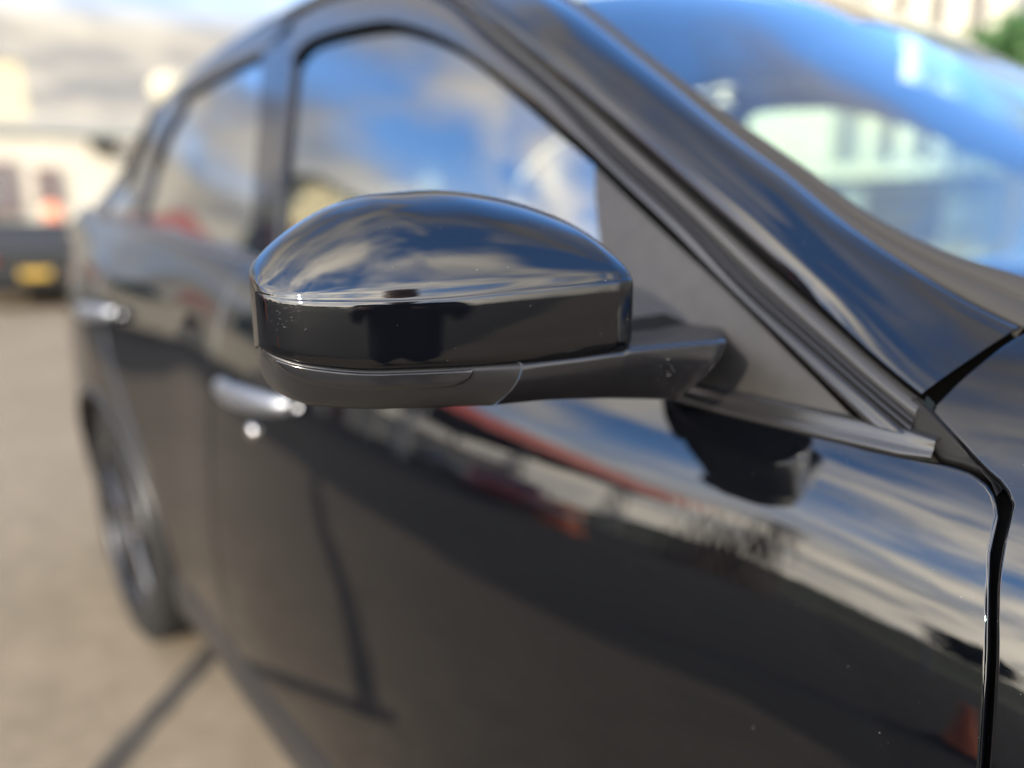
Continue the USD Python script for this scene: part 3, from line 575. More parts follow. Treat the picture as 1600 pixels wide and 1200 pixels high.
# belt moulding
xb = np.linspace(-1.0, .238, 60)
def mould(x0, x1, lo=.012, hi=.012, b=.005):
    x = np.linspace(x0, x1, 60); zb = zbelt(x); tp = np.clip((x1 - x) / .012, .5, 1) ** .5; lo = lo * tp; hi = hi * tp; b = b * tp
    return loft([np.c_[x, yside(x, zb - lo) - .0005, zb - lo], np.c_[x, yside(x, zb - lo * .7) - b, zb - lo * .7], np.c_[x, yside(x, zb) - b * 1.1, zb], np.c_[x, yside(x, zb + hi) - .004, zb + hi], np.c_[x, yside(x, zb + hi) + .012, zb + hi + .001]], 60, 20)
both('belt_moulding', mould(-1.0, .246, .0095, .0095), SATIN_TRIM, R_door, L_door)
# glass
gl_out = [(-.88, zbelt(-.88) - .02)] + GL_TOP + SAIL_E[1:] + [(.15, zbelt(.15) - .02)]
glo = Polygon(gl_out).buffer(.012)
both('window_glass', panel(np.asarray(glo.exterior.coords)[:-1], off=.010, roll=.001, thick=0, h=.03), GLASS_F, R_door, L_door)
# sail panel with the vertical rear edge
sail = [(-.157, 1.306), (-.146, 1.271), (-.129, 1.230), (-.112, 1.190), (-.095, 1.120), (-.09, zbelt(-.09) + .006), (.188, zbelt(.188) + .006)] + SAIL_E[::-1][1:-1]
both('sail_panel', panel(sail, off=.0045, roll=.003, thick=.008, h=.012, edge=.006), SAIL, R_door, L_door)
# black lip between sail/glass and the satin frame, then the satin frame itself, then seal
inner = GL_TOP[3:] + SAIL_E[1:]
inner3 = on_side(inner, -.002)
def towards(c, d, k):  # moves curve c a fraction k towards curve d
    a, b = resample(c, 90), resample(d, 90); return a + (b - a) * k
outer3 = on_side(SATIN_O, -.001)
a3, b3 = on_side(inner, 0), on_side(SATIN_O, 0)
def off_y(c, o): c = np.array(c); c[:, 1] += o; return c
_w = np.linalg.norm(b3r := (resample(b3, 140) - resample(a3, 140)), axis=1, keepdims=True)
def beside(c, o=0.0):
    """the glass outline moved c metres towards the frame's outer edge"""
    p = resample(a3, 140) + b3r / np.maximum(_w, 1e-6) * np.minimum(c, _w * .9); p[:, 1] += o; return p
both('window_seal', loft([beside(-.005, .006), beside(-.004, -.003), beside(.0035, -.003), beside(.0045, .006)], 140, 14), GAP, R_door, L_door)
both('window_frame', loft([beside(.0045, .004), beside(.0055, -.005), off_y(resample(a3, 140) + b3r * .55, -.0085), off_y(resample(a3, 140) + b3r * .93, -.006), off_y(resample(a3, 140) + b3r * .99, .006)], 140, 28), SATIN_TRIM, R_door, L_door)
# grooved door seal between the satin frame and the pillar
po3 = on_side([p for p in PAINT_O if p[0] > -1.05], 0)
so3 = b3
def seal_band(ks, n=40): return loft([off_y(towards(so3, po3, k), o) for k, o in ks], 160, n)
lip_g = seal_band([(-.02, .008), (.02, .002), (.10, -.002), (.15, .000), (.19, .005), (.22, .001), (.29, -.001), (.33, .003), (.36, .008)])
rub_g = seal_band([(.345, .007), (.38, .003), (.50, .0015), (.64, .0035), (.70, .006), (.73, .014)])
gap_g = seal_band([(.70, .0135), (.85, .0145), (1.12, .0145)], 6)
ps, psl = both('pillar_seal', rub_g, RUBBER)
both('seal_lip', lip_g, SATIN_TRIM, ps, psl); both('pillar_gap_shade', gap_g, GAP, ps, psl)  # last strip is painted black as the shade in the gap
# pillar and cant rail paint
pin = [(-2.22, 1.345), (-2.10, 1.47), (-1.90, 1.575), (-1.66, 1.635), (-1.42, 1.668), (-1.17, 1.690), (-.97, 1.695), (-.78, 1.680), (-.62, 1.645), (-.48, 1.592)] + PAINT_I
def po_in(xz):  # inner edge sits further in
    xz = np.asarray(xz, float); o = np.interp(xz[:, 0], [-2.2, -.5, -.3, .3], [.12, .10, .062, .06]); return np.c_[xz[:, 0], yside(xz[:, 0], np.minimum(xz[:, 1], 1.62)) + o, xz[:, 1]]
PO3 = on_side(PAINT_O, 0); PI3 = po_in(pin)
NP = 200
A, Bc = resample(PO3, NP), resample(PI3, NP)
def bulge(k, o, up):
    f = 1 - (.85 * smoothstep(.92, 1.0, np.linspace(0, 1, NP)) if o > 0 else 0); c = A + (Bc - A) * k; c = c.copy(); c[:, 1] -= o * f; c[:, 2] += up * f; return c
both('pillar', loft([bulge(0, -.016, -.004), bulge(.01, -.002, 0), bulge(.10, .006, .003), bulge(.45, .011, .010), bulge(.80, .007, .0105), bulge(.95, .002, .006), bulge(1.0, -.006, -.002)], NP, 44, (0, -1, .6)), PAINT)

both('pillar_foot', panel([(0.2124, 1.1059), (0.2266, 1.0913), (0.2496, 1.0761), (0.2646, 1.0758), (0.2795, 1.0733), (0.2895, 1.0675), (0.2934, 1.0634), (0.2865, 1.0718), (0.2632, 1.0862), (0.2443, 1.1002), (0.2304, 1.1099), (0.2206, 1.1154)], off=.005, roll=.003, thick=.01, h=.01, edge=.005), DARK_RUBBER)
both('pillar_trim', loft([bulge(.0, -.022, -.006), bulge(.10, -.016, -.008), bulge(.5, -.012, -.006), bulge(.9, -.014, -.010), bulge(1.0, -.018, -.014)], NP, 12, (0, 1, -.4)), CABIN)
pe_ = resample(np.array([A[-1], A[-1] * .5 + Bc[-1] * .5, Bc[-1]]), 20); wt_ = on_side([p for p in wing_top], 0, ywing)
both('pillar_gap_shade', loft([pe_ + [-.012, .016, .004], pe_ + [.004, .014, -.006], resample(wt_, 20) + [.014, .014, -.012]], 20, 8), GAP, ps, psl)  # added filler, near-black for the shade between pillar and wing
# ---- windscreen, moulding, roof
RI = np.asarray(RUB_I); RI3 = np.c_[RI[:, 0], yside(RI[:, 0], RI[:, 1]) + .085, RI[:, 1]]
RI3 = np.vstack([RI3, [.30, RI3[-1, 1] + .012, 1.172]])
RIe = resample(RI3, 60)
_t = np.linspace(0, 1, 60)
def screen(q, depth=0.0):
    bow = np.interp(_t, [0, 1], [.16, .24]); crown = np.interp(_t, [0, 1], [.055, .03])
    k = 1 - np.abs(q) ** 2.2
    return np.c_[RIe[:, 0] + bow * k, RIe[:, 1] * -q if q < 0 else -RIe[:, 1] * q, RIe[:, 2] + crown * k - depth]
qs = np.sin(np.linspace(-np.pi / 2, np.pi / 2, 61))
SC = np.array([screen(-q if False else q) for q in qs])
ws = cput('windscreen', grid_mesh(SC, (.3, 0, 1)), GLASS_W)
pi_s = resample(np.array([p for p in PI3 if p[0] > -.465]), 60)
gl_s = RIe
def rub(k, o): c = pi_s + (gl_s - pi_s) * k; c = c.copy(); c[:, 1] -= o * .6; c[:, 2] += o; return c
mg = loft([rub(-.12, -.012), rub(0, -.002), rub(.08, .0015), rub(.45, .001), rub(.5, -.0015), rub(.55, .0015), rub(1.0, .002), rub(1.06, -.006)], 60, 40, (0, -.6, 1))
cput('windscreen_moulding', mg, RUBBER_GREY, ws); cput('windscreen_moulding', mirror_y(mg), RUBBER_GREY, ws)
# header strip and roof
rt = resample(PI3[PI3[:, 0] < -.44], 50)
def roofc(q):
    k = 1 - abs(q) ** 2.4
    return np.c_[rt[:, 0] + .16 * k * np.exp(-((rt[:, 0] + .45) / .5) ** 2), -rt[:, 1] * q, rt[:, 2] + .055 * k]
cput('roof', grid_mesh(np.array([roofc(q) for q in qs]), (0, 0, 1)), PAINT)
# wiper on the screen
wq = np.linspace(-.75, .1, 14)
wp = np.array([[*(np.array([np.interp(.93 - .05 * i / 13, _t, screen(q)[:, k]) for k in range(3)]) + [0, 0, .012])] for i, q in enumerate(wq)])
cput('wiper', tube(wp, .006), RUBBER, ws)
# interior mirror
rv = box((.04, .22, .065), (-.47, .03, 1.575), bevel=.014)
cput('rear_view_mirror', rv, GAP, ws)
# ---- B pillar and rear doors
bp = [(-.872, 1.158), (-.903, 1.288), (-.955, 1.430), (-1.004, 1.535), (-1.02, 1.58), (-1.08, 1.61), (-1.18, 1.60), (-1.168, 1.555), (-1.080, 1.415), (-1.030, 1.290), (-.980, 1.16)]
both('door_pillar', panel(bp, off=-.002, roll=.004, thick=.02, h=.014, edge=.006), GLOSS_TRIM)
# top rail above the rear glass, quarter light surround
rr_in = [(-2.10, 1.262), (-2.09, 1.35), (-1.99, 1.450), (-1.87, 1.515), (-1.60, 1.545), (-1.39, 1.565), (-1.16, 1.580)]
rr_out = [(-2.23, 1.27), (-2.15, 1.385), (-1.93, 1.515), (-1.69, 1.582), (-1.45, 1.617), (-1.2, 1.636), (-1.07, 1.640)]
rf = loft([on_side(rr_in, .012), on_side(rr_in, -.003), (on_side(rr_in, 0) + on_side(rr_out, 0)) / 2 + [0, -.008, 0], on_side(rr_out, -.006), on_side(rr_out, .012)], 90, 24)
rd_out = [(-1.006, zbelt(-1.0) - .004), (-1.001, 1.0), (-1.006, .6), (-.996, .34), (-1.36, .33), (-1.40, .40), (-1.43, .52), (-1.50, .66), (-1.60, .78), (-1.70, .90), (-1.76, 1.02), (-1.775, 1.12), (-1.765, zbelt(-1.765) - .004)]
R_rd, L_rd = both('rear_door', panel(rd_out, h=.03, roll=.005), PAINT)
both('belt_moulding', mould(-2.15, -1.006, .012, .012), SATIN_TRIM, R_rd, L_rd)
rgo = Polygon(REAR_GL + [(-.96, 1.13), (-1.70, 1.18)]).buffer(.012)
both('window_glass', panel(np.asarray(rgo.exterior.coords)[:-1], off=.010, roll=.001, thick=0), GLASS_R, R_rd, L_rd)
both('window_frame', rf, SATIN_TRIM, R_rd, L_rd)
cp = [(-1.70, 1.205), (-1.735, 1.273), (-1.745, 1.369), (-1.690, 1.458), (-1.61, 1.512), (-1.66, 1.555), (-1.87, 1.520), (-1.885, 1.47), (-1.895, 1.39), (-1.895, 1.31), (-1.885, 1.225)]
both('rear_pillar', panel(cp, off=-.002, roll=.004, thick=.02, h=.02, edge=.008), GLOSS_TRIM)
# ---- rear quarter with wheel arch
WX, WZ, WR = -1.856, .36, .36
arch = [(WX + .425 * math.cos(a), WZ + .415 * math.sin(a)) for a in np.linspace(-.10, math.pi + .10, 40)]
rq = [(-1.374, .33)] + arch + [(-2.30, .33), (-2.52, .42), (-2.60, .60), (-2.60, .95), (-2.50, 1.12), (-2.38, 1.28), (-2.25, 1.275), (-2.15, 1.255), (-1.775, zbelt(-1.775) - .002)] + rd_out[::-1][1:-4] + [(-1.385, .37)]
rq = np.array(rq); 
rqp = Polygon([(-1.38, .33)] + [(p[0], p[1]) for p in arch] + [(-2.30, .33), (-2.52, .42), (-2.60, .60), (-2.60, .95), (-2.50, 1.12), (-2.38, 1.28), (-2.25, 1.27), (-1.775, zbelt(-1.775) - .002), (-1.783, 1.12), (-1.768, 1.02), (-1.708, .90), (-1.608, .78), (-1.508, .66), (-1.438, .52), (-1.408, .40)]).buffer(0)
if rqp.geom_type != 'Polygon': rqp = max(rqp.geoms, key=lambda g: g.area)
R_q, L_q = both('rear_quarter', panel(np.asarray(rqp.exterior.coords)[:-1], h=.03, roll=.006), PAINT)
qg = Polygon([(-1.885, 1.225), (-2.138, 1.258), (-2.107, 1.353), (-2.003, 1.440), (-1.883, 1.510), (-1.884, 1.39)]).buffer(.01)
both('quarter_glass', panel(np.asarray(qg.exterior.coords)[:-1], off=.008, roll=.001, thick=0), GLASS_R, R_q, L_q)
# dark arch lip
lip = np.array([(WX + .415 * math.cos(a), yside(WX + .42 * math.cos(a), WZ + .41 * math.sin(a)) + .004, WZ + .405 * math.sin(a)) for a in np.linspace(-.12, math.pi + .12, 50)])
both('arch_lip', tube(lip, .012), SATIN, R_q, L_q)
# sill
x = np.linspace(-1.42, .34, 60)
sill = loft([np.c_[x, yside(x, .37 + 0 * x) + .012, .375 + 0 * x], np.c_[x, yside(x, .36 + 0 * x) - .004, .365 + 0 * x], np.c_[x, yside(x, .32 + 0 * x) - .012, .32 + 0 * x], np.c_[x, yside(x, .26 + 0 * x) - .010, .255 + 0 * x], np.c_[x, yside(x, .24 + 0 * x) + .01, .232 + 0 * x], np.c_[x, yside(x, .24 + 0 * x) + .12, .23 + 0 * x]], 60, 36)
both('sill', sill, SATIN)
# ---- front wing and bonnet
farch = [(.82 + .425 * math.cos(a), WZ + .415 * math.sin(a)) for a in np.linspace(-.10, math.pi + .10, 40)]
ztop = lambda x: zbelt(x) + .088 - .03 * np.clip(x - .3, 0, None) ** 1.5
wing_o = [(a - .0022 * (b < 1.06), b) for a, b in WING_E[::-1]] + wing_top[1:] + [(v, float(ztop(v))) for v in np.linspace(.30, 1.35, 14)] + [(1.42, .95), (1.44, .6), (1.35, .33)] + farch[:] + [(.385, .33)]
R_w, L_w = both('front_wing', panel(wing_o, fn=ywing, h=.022, roll=.003, edge=.008, thick=.003), PAINT)
xw = np.linspace(.30, 1.36, 40); zt = ztop(xw) + .001; yw = ywing(xw, zt)
def bon(q):
    k = 1 - abs(q) ** 2.6
    return np.c_[xw + .10 * k * np.linspace(1, .8, 40), -yw * q * .985, zt + .055 * k]
bn = cput('bonnet', grid_mesh(np.array([bon(q) for q in qs]), (0, 0, 1)), PAINT)
# cowl
cw = np.array([bon(q)[0] for q in qs]); sb = SC[:, -1]
cput('cowl', grid_mesh(np.stack([cw + [.02, 0, -.02], cw + [-.01, 0, -.03], sb + [.0, 0, -.025], sb + [-.05, 0, -.02]]), (0, 0, 1)), RUBBER)
# nose and tail closures
def closing(x0, sgn, zs, bulge_):
    rows = []
    for z, b in zip(zs, bulge_):
        ye = float(yside(x0, min(z, float(zbelt(x0)) - .001)))
        rows.append([(x0 + sgn * b * (1 - abs(q) ** 3), -ye * q * .99, z) for q in np.linspace(-1, 1, 41)])
    return grid_mesh(np.array(rows), (sgn, 0, 0))
nose = cput('front_bumper', closing(1.36, 1, np.linspace(.28, 1.03, 12), [.20, .26, .29, .30, .31, .31, .30, .29, .27, .25, .22, .16]), PAINT)
for sgn in (1, -1): cput('headlight', box((.10, .34, .10), (1.52, sgn * .62, .80), rz=-sgn * .45, bevel=.03), CLEAR_LENS)
cput('grille', box((.05, .9, .22), (1.645, 0, .66), bevel=.02), RUBBER)
tail = cput('tailgate', closing(-2.585, -1, np.linspace(.30, 1.16, 12), [.08, .12, .13, .13, .12, .10, .09, .08, .07, .05, .03, .0]), PAINT)
rw_ = np.array([[(-2.585 + .42 * t, q * (.78 - .06 * t), 1.15 + .42 * t) for q in np.linspace(-1, 1, 21)] for t in np.linspace(0, 1, 8)])
cput('rear_glass', grid_mesh(rw_, (-1, 0, 1)), GLASS_R, tail)
for sgn in (1, -1): cput('tail_light', box((.14, .26, .12), (-2.56, sgn * .72, 1.0), rz=sgn * .3, bevel=.03), RED_LENS)
cput('underbody', box((3.7, 1.62, .06), (-.5, 0, .27)), SHELL)

# ---- door handles
HANDLE = mat('handle_metal', (.16, .17, .19), .45, metallic=1.0)
def handle(xa, xb, z, parent_r, parent_l):
    n = 24; t = np.linspace(0, 1, n); xx = xa + (xb - xa) * t
    zz_ = z + .012 * (t - .5); yy = yside(xx, zz_) - .012 - .030 * np.sin(np.pi * np.clip(t * 1.0, 0, 1)) ** .5
    rows = []
    for a in np.linspace(0, 2 * np.pi, 20):
        rows.append(np.c_[xx, yy + .012 * np.sin(a), zz_ + .021 * np.cos(a) * (np.sin(np.pi * (.06 + .88 * t)) ** .3)])
    g = grid_mesh(np.array(rows), None); c = g[0].mean(0)
    # outward orientation
    if ((g[0] - g[0].reshape(20, n, 3).mean(0)[None].repeat(20, 0).reshape(-1, 3)) * g[2]).sum() < 0: g = (g[0], g[1][:, ::-1], -g[2])
    cap1 = trimesh.creation.icosphere(2, .014)
    both('door_handle', g, HANDLE, parent_r, parent_l)
    xc = (xa + xb) / 2
    cupo = [(xc + .095 * math.cos(a), z + .004 + .032 * math.sin(a)) for a in np.linspace(0, 2 * np.pi, 30)[:-1]]
    both('recess_shade', panel(cupo, off=-.0015, roll=.002, thick=.004, h=.012, edge=.008), SHELL, parent_r, parent_l)  # raised dark oval that paints the shade of a hollow
handle(-.90, -.62, .955, R_door, L_door)
handle(-1.84, -1.58, 1.005, R_rd, L_rd)
lk = trimesh.creation.icosphere(3, .013); lk.apply_scale([1.1, .5, 1]); lk.apply_translation([-.785, float(yside(-.785, .885)) - .002, .885])
cput('door_lock', lk, CHROME, R_door)

# ---- wheels
def wheel(name_parent, cx, cy, sgn):
    w = node(car, 'wheel')
    prof = np.array([(.255, -.11), (.30, -.118), (.335, -.112), (.352, -.095), (.358, -.06), (.360, 0), (.358, .06), (.352, .095), (.335, .112), (.30, .118), (.255, .11)])
    def rev(p, n=48):
        a = np.linspace(0, 2 * np.pi, n + 1); p = np.asarray(p)
        Gm = np.array([[(r * math.cos(t), d, r * math.sin(t)) for t in a] for r, d in p]); g = grid_mesh(Gm)
        return g
    def orient(g):
        V, F, N = g; rad = V.copy(); 
        return g
    ty = rev(prof); V, F, N = ty
    ref = V - np.array([.3, 0, .3]) * np.c_[V[:, 0], np.zeros(len(V)), V[:, 2]] / np.maximum(np.hypot(V[:, 0], V[:, 2]), 1e-6)[:, None] * 1.0
    if (N * np.c_[V[:, 0], V[:, 1] * .1, V[:, 2]]).sum() < 0: F, N = F[:, ::-1], -N
    T = np.array([cx, cy, WZ])
    cput('tyre', (V + T, F, N), TYRE, w)
    barrel = rev([(.255, -.10 * 1), (.238, -.085), (.232, 0), (.24, .09)])
    V, F, N = barrel; cput('rim_barrel', (V + T, F[:, ::-1], -N), RIM, w)
    lipg = tube(np.array([(.248 * math.cos(t), sgn * .106, .248 * math.sin(t)) for t in np.linspace(0, 2 * np.pi, 49)]), .008)
    cput('rim_lip', (lipg[0] + T, lipg[1], lipg[2]), RIM_EDGE, w)
    for k in range(5):
        a = k * 2 * math.pi / 5 + .3
        for s in (-.16, .16):
            p0 = np.array([.05 * math.cos(a + s * .8), sgn * .085, .05 * math.sin(a + s * .8)]); p1 = np.array([.245 * math.cos(a + s), sgn * .10, .245 * math.sin(a + s)])
            d = p1 - p0; L = np.linalg.norm(d); sp = box((L, .02, .030), (0, 0, 0), bevel=.005)
            ang = math.atan2(d[2], d[0]); sp.apply_transform(trimesh.transformations.rotation_matrix(-ang, [0, 1, 0])); sp.apply_translation((p0 + p1) / 2 + T)
            cput('spoke', sp, RIM_EDGE if s > 0 else RIM, w)
    hub = cyl(.065, T + [0, sgn * .06, 0], T + [0, sgn * .098, 0], 24); cput('hub_cap', hub, RIM, w)
    disc = cyl(.16, T + [0, -.02, 0], T + [0, .02, 0], 32); cput('brake_disc', disc, RIM_EDGE, w)
for cx in (WX, .82):
    wheel('wheel', cx, -.885, -1); wheel('wheel', cx, .885, 1)

# ---- cabin
cb = node(car, 'dashboard')
cput('fascia', box((.42, 1.36, .16), (.12, 0, .98), bevel=.05), CABIN, cb)
cput('binnacle', box((.16, .36, .08), (-.02, -.36, 1.075), bevel=.03), CABIN, cb)
stw = trimesh.creation.torus(.18, .015, 40, 12); stw.apply_transform(trimesh.transformations.rotation_matrix(math.radians(68), [0, 1, 0])); stw.apply_translation([-.22, -.36, .90])
s_w = cput('steering_wheel', stw, CABIN); cput('wheel_boss', box((.05, .12, .10), (-.20, -.36, .895), bevel=.02), CABIN, s_w)
def seat(x0, y0, wid=.5):
    st = node(car, 'seat')
    cput('seat_cushion', box((.52, wid, .16), (x0, y0, .56), bevel=.05), SEAT, st)
    b = box((.14, wid, .62), (0, 0, .31), bevel=.05); b.apply_transform(trimesh.transformations.rotation_matrix(-.33, [0, 1, 0])); b.apply_translation([x0 - .24, y0, .60]); cput('seat_back', b, SEAT, st)
    hr = box((.10, .26, .17), (x0 - .50, y0, 1.29), bevel=.04); cput('headrest', hr, SEAT, st)
    for s in (-.05, .05): cput('headrest_post', cyl(.007, (x0 - .47, y0 + s, 1.12), (x0 - .49, y0 + s, 1.25), 8), CHROME, st)
seat(-.52, -.37); seat(-.52, .37); seat(-1.42, -.37, .6); seat(-1.42, .37, .6)
cput('cabin_floor', box((2.9, 1.5, .05), (-.8, 0, .40)), CABIN)
lin = rt.copy()
cput('headlining', grid_mesh(np.array([roofc(q) - [0, 0, .035] for q in qs * .98]), (0, 0, -1)), mat('headlining', (.30, .29, .28), .9))

# ------------------------------------------------------------------ door mirrors
_F = [(-.054, -1.2655), (-.0505, -1.2651), (-.0465, -1.2642), (-.0402, -1.2616), (-.035, -1.2587), (-.0304, -1.2555), (-.0236, -1.2498), (-.0148, -1.2406), (-.002, -1.2243), (.0096, -1.2072), (.0203, -1.1893), (.0305, -1.1706), (.0403, -1.1512), (.05, -1.1311), (.0595, -1.1103), (.069, -1.0887), (.0785, -1.066), (.0825, -1.055), (.0832, -1.0475), (.0805, -1.0415), (.0735, -1.0375)]
_F = np.array(_F)
xfront = PchipInterpolator(_F[:, 1], _F[:, 0])
def band(ys, zs): f = PchipInterpolator(ys, zs); return lambda y: f(np.clip(y, ys[0], ys[-1]))
z_ridge = band([-1.2655, -1.263, -1.2555, -1.2406, -1.2072, -1.1706, -1.1312, -1.0888, -1.0665, -1.0375], [1.1952, 1.1938, 1.1922, 1.1916, 1.1912, 1.1925, 1.1957, 1.1988, 1.2004, 1.2016])
z_bot = band([-1.2655, -1.2645, -1.2598, -1.2424, -1.2087, -1.1714, -1.1312, -1.0878, -1.0533, -1.0375], [1.1590, 1.1572, 1.1539, 1.149, 1.1455, 1.1455, 1.1460, 1.148, 1.1505, 1.151])
dome_h = band([-1.2655, -1.2642, -1.2615, -1.2545, -1.244, -1.2218, -1.1946, -1.1666, -1.1272, -1.0958, -1.0626, -1.048, -1.0405, -1.0375], [.0005, .006, .0135, .023, .0335, .049, .0625, .0685, .0685, .0645, .0545, .0475, .040, .031])
xback = band([-1.2655, -1.262, -1.255, -1.23, -1.15, -1.05, -1.0375], [-.0560, -.073, -.080, -.080, -.066, -.045, -.041])
_yy = np.linspace(-1.2655, -1.0375, 457); _hh = dome_h(_yy) ** 2; _k = np.exp(-.5 * (np.arange(-40, 41) / 12.0) ** 2); _k /= _k.sum()
_pad = np.r_[2 * _hh[0] - _hh[40:0:-1], _hh, 2 * _hh[-1] - _hh[-2:-42:-1]]
_hs = np.sqrt(np.clip(np.convolve(_pad, _k, 'valid'), 1e-8, None)); dome_h = lambda y: np.interp(y, _yy, _hs)
ya = -1.1515 - .114 * np.cos(np.linspace(0, np.pi, 141))
ya[-1] = -1.0375; ya[0] = -1.2655
rows = []
for y in ya:
    xf = float(xfront(y)); zr, zb_, H = float(z_ridge(y)), float(z_bot(y)), float(dome_h(y)); XB = float(xback(y)); D = max(xf - XB, .002)
    sec = [(xf - min(.012, D * .5), zb_ - .001), (xf - min(.003, D * .2), zb_ - .0005), (xf - .0008, zb_ + .003)]
    sec += [(xf + .0008 * math.sin(math.pi * t), zb_ + (zr - zb_) * t) for t in (.15, .35, .55, .75, .90)]
    sec += [(xf - .0006, zr - .0008), (xf - .0016, zr + .0004)]
    for b in np.linspace(.03, 1, 22) ** 1.0:
        g = (1 - (1 - b) ** 2.3) ** .82
        sec.append((xf - .001 - b * (D - .001), zr + .0006 + H * g))
    sec += [(XB - .004, zr + H * .985), (XB - .004, zb_ + .01), (XB - .004, zb_)]
    rows.append([(p[0], y, p[1]) for p in sec])
rows = np.array(rows)
def cap_mesh(R):
    G_ = R.transpose(1, 0, 2)
    # respace rows finely for smooth reflections
    n = G_.shape[0]; p = np.r_[0, np.cumsum(np.maximum(np.linalg.norm(np.diff(G_, axis=0), axis=2).mean(1), 1e-4))]
    q = np.unique(np.concatenate([np.linspace(p[i], p[i + 1], 4) for i in range(n - 1)]))
    G2 = PchipInterpolator(p, G_, axis=0)(q)
    g = grid_mesh(G2, (1, 0, .6))
    ends = []
    for k, nx in ((0, -1.0), (G2.shape[1] - 1, 1.0)):
        e = G2[:, k]; c = e.mean(0); V = np.vstack([e, c]); m = len(e)
        F = np.array([[m, i, (i + 1) % m] for i in range(m)]); 
        fn_ = np.cross(V[F[:, 1]] - V[F[:, 0]], V[F[:, 2]] - V[F[:, 0]]).sum(0)
        if fn_[1] * nx < 0: F = F[:, ::-1]
        ends.append((V, F, np.tile([0, nx, 0], (len(V), 1))))
    return cat([g] + ends)
dm = node(car, 'door_mirror'); dml = node(car, 'door_mirror')
both('mirror_cap', cap_mesh(rows), PAINT_CAP, dm, dml)
mgl = box((.004, .14, .07), (-.068, -1.125, 1.20), rz=-.16, bevel=.0015)
def both_t(name, t, m, a, b):
    t2 = t.copy(); t2.apply_transform(np.diag([1, -1, 1, 1])); t2.invert() if t2.volume < 0 else None
    cput(name, t, m, a); cput(name, t2, m, b)
both_t('mirror_glass', mgl, MIRRORGL, dm, dml)
# lower shell and arm
z_sb = band([-1.2645, -1.2613, -1.2586, -1.2503, -1.2375, -1.2018, -1.1707, -1.1417, -1.0977, -1.0553, -.9917, -.9639, -.955], [1.155, 1.1475, 1.1357, 1.1227, 1.1165, 1.1127, 1.1118, 1.1118, 1.1118, 1.1100, 1.1045, 1.1065, 1.108])
_zt2 = PchipInterpolator([-1.055, -1.0409, -1.0048, -.978, -.9585, -.88], [1.1500, 1.1512, 1.1520, 1.1524, 1.1527, 1.153])
z_st = lambda y: np.where(np.asarray(y) < -1.05, z_bot(y) - .0012, _zt2(np.clip(y, -1.055, -.88)))
xarm = PchipInterpolator([-1.2652, -1.2638, -1.2586, -1.2555, -1.2498, -1.2406, -1.2243, -1.1893, -1.1512, -1.1227, -1.0533, -1.0048, -.985, -.9730, -.9670, -.9630, -.9600, -.9585], [-.0535, -.048, -.0375, -.033, -.0262, -.0172, -.0042, .0183, .0385, .0530, .0835, .1012, .1082, .1120, .1125, .1105, .1040, .0940])
def arm_sec(y, k0=0.0, k1=1.0, inset=0.0, nrow=14):
    xf = float(xarm(y)) - inset; zt_, zb_ = float(z_st(y)), float(z_sb(y)); hh = zt_ - zb_; D = max(.004, min(.10, xf - float(xback(y)) if y < -1.0375 else .10))
    zt_ = zt_ - (0 if y < -1.046 else 0)
    q = min(1.0, D / .07)
    s = [(xf - .02 * q, zt_), (xf - .0035 * q, zt_), (xf - .0010 * q, zt_ - .0012), (xf, zt_ - .0035)]
    s += [(xf - q * .022 * t ** 2.4, zt_ - .0035 - (hh - .0035) * (t - .05 * math.sin(math.pi * t))) for t in (.2, .4, .6, .75, .88, .96)]
    s += [(xf - .030 * q, zb_ - .0012), (xf - .045 * q, zb_ - .0018), (xf - .06 * q, zb_ - .001), (xf - max(.066 * q, D * .98), zb_ + .003)]
    return [(p[0], y, p[1]) for p in s]
def lower(ys, shift=0.0):
    Gm = np.array([arm_sec(y) for y in ys]).transpose(1, 0, 2)
    p = np.r_[0, np.cumsum(np.maximum(np.linalg.norm(np.diff(Gm, axis=0), axis=2).mean(1), 1e-4))]
    q = np.unique(np.concatenate([np.linspace(p[i], p[i + 1], 4) for i in range(len(p) - 1)]))
    return PchipInterpolator(p, Gm, axis=0)(q)
yl = -1.2651 + .1424 * (np.linspace(0, 1, 80) ** 1.5)
GL_ = lower(yl)
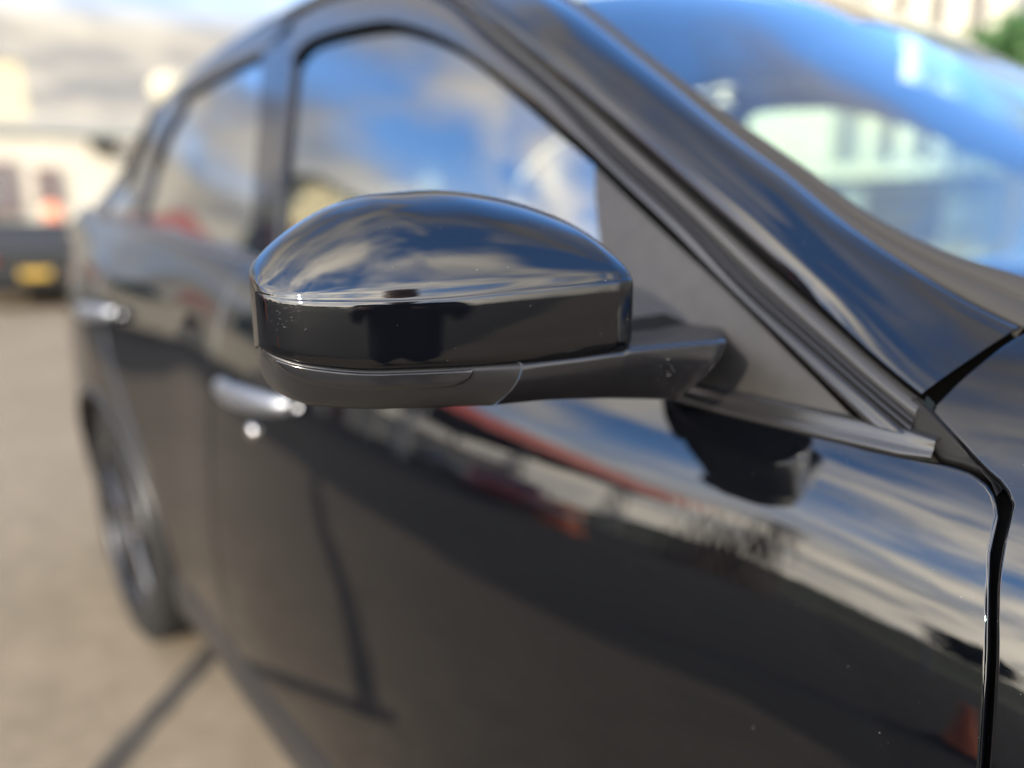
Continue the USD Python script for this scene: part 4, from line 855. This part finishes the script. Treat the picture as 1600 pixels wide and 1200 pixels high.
# slanted seam: shear the inboard end of the lower shell and the start of the arm
def slant(Gm, y0, amount, far):
    G_ = Gm.copy(); k = np.clip((G_[..., 1] - far) / (y0 - far), 0, 1) ** 3; G_[..., 1] -= k * amount * np.clip((1.150 - G_[..., 2]) / .03, 0, 1.1); return G_
both('lower_shell', grid_mesh(slant(GL_, yl[-1], .010, -1.19), (1, 0, -.2)), SATIN, dm, dml)
yr = np.r_[np.linspace(yl[-1] + .0012, -.9750, 70), np.linspace(-.9740, -.9587, 22)]
GA = slant(lower(yr), yr[0], .010, -1.07)
kk = np.clip((GA[..., 1] + 1.02) / .06, 0, 1) ** 2
GA[..., 1] -= kk * .030 * np.clip((1.1500 - GA[..., 2]) / .036, 0, 1.1)
ARM = usdkit.material(stage, f'{LOOKS}/arm_plastic', {
    'g': ('texture_coordinate', {}), 'mp': ('mapping', {'scale': (500.0, 260.0, 420.0)}), 'n': ('noise_texture', {'scale': 1.0, 'detail': 5.0, 'roughness': .75}),
    'd': ('vector_math', {'math_type': 'distance', 'vector2': (.592, -1.015, 1.131)}), 'dm': ('map_range', {'from_min': .004, 'from_max': .062, 'to_min': .61, 'to_max': .80, 'clamp': True}),
    'gt': ('math', {'math_type': 'subtract'}), 'sr': ('map_range', {'from_min': 0.0, 'from_max': .05, 'clamp': True}), 'mx': ('mix', {'color1': (.003, .003, .0035), 'color2': (.22, .22, .23)}),
    'p': ('principled_bsdf', {'roughness': .15, 'ior': 1.5})},
    [('g.object', 'mp.vector'), ('mp.vector', 'n.vector'), ('g.object', 'd.vector1'), ('d.value', 'dm.value'), ('n.fac', 'gt.value1'), ('dm.result', 'gt.value2'), ('gt.value', 'sr.value'), ('sr.result', 'mx.fac'), ('mx.color', 'p.base_color')], surface='p.BSDF')
ga = grid_mesh(GA, (1, 0, -.2))
both('mirror_arm', ga, ARM, dm, dml)
# arm top plate: from the front edge back to the sail panel
fr = np.array([[float(xarm(y)), y, float(z_st(y))] for y in np.r_[np.linspace(-1.06, -.976, 22), np.linspace(-.974, -.959, 8)]])
bk = np.c_[np.r_[np.linspace(-.06, -.04, 6), np.linspace(-.02, .046, 24)], np.r_[np.linspace(-1.06, -.92, 6), np.full(24, -.876)], np.full(30, 1.1455)]
Gp = np.stack([fr - [.0034, 0, 0], fr + (bk - fr) * .04 + [-.002, 0, .0012], fr + (bk - fr) * .085 + [0, 0, .0009], fr + (bk - fr) * .10 + [0, 0, -.0012], fr + (bk - fr) * .55, bk])
both('arm_plate', grid_mesh(Gp, (0, 0, 1)), SATIN, dm, dml)
nk = manifold3d.Manifold.batch_hull([manifold3d.Manifold.sphere(.006, 20).translate(p) for p in [(.045, -.975, 1.140), (.030, -.992, 1.124), (.02, -1.0, 1.124), (-.02, -1.0, 1.145), (.012, -.872, 1.138), (.010, -.882, 1.100), (-.02, -.874, 1.146), (-.01, -.88, 1.096)]]).to_mesh()
both_t('arm_neck', trimesh.Trimesh(nk.vert_properties[:, :3], nk.tri_verts), DARK_RUBBER, dm, dml)
# repeater lens: thin proud strip that follows the shell
def shell_point(y, t):
    s = np.array(arm_sec(y))[2:11]; q = np.linspace(0, 1, len(s)); return np.array([np.interp(t, q, s[:, k]) for k in range(3)])
li = []
yv = np.linspace(-1.2615, -1.1549, 60)
for t in np.linspace(0, 1, 10):
    row = []
    for y in yv:
        e = np.clip((-1.1549 - y) / .014, 0, 1); lim = .36 * math.sqrt(max(1e-4, 1 - (1 - e) ** 2)) if e < 1 else .36
        p = shell_point(y, .03 + t * lim); row.append(p + np.array([.0016, -.0004, 0]) * (1 if 0 < t < 1 else .0))
    li.append(row)
both('repeater_lens', grid_mesh(np.array(li), (1, 0, 0)), mat('dark_lens', (.004, .004, .0045), .14), dm, dml)
# ------------------------------------------------------------------ the photographer's phone, just behind the lens
ph = thing('phone', (float(CAM[0]), float(CAM[1]), float(CAM[2])), label='black phone held up by the person beside the car', cat='phone')
fwd, rgt, upv = _f, _r, _u
def ph_box(size, c, bevel=.004):
    b = box(size, (0, 0, 0), bevel=bevel); M = np.eye(4); M[:3, 0], M[:3, 1], M[:3, 2] = rgt, upv, -fwd; M[:3, 3] = rgt * c[0] + upv * c[1] - fwd * c[2]; b.apply_transform(M); return b
put('phone_body', ph_box((.160, .074, .008), (.045, -.012, .014), .003), GLOSS_TRIM, ph)
put('screen', ph_box((.150, .066, .001), (.045, -.012, .0188), .0003), PANE, ph)
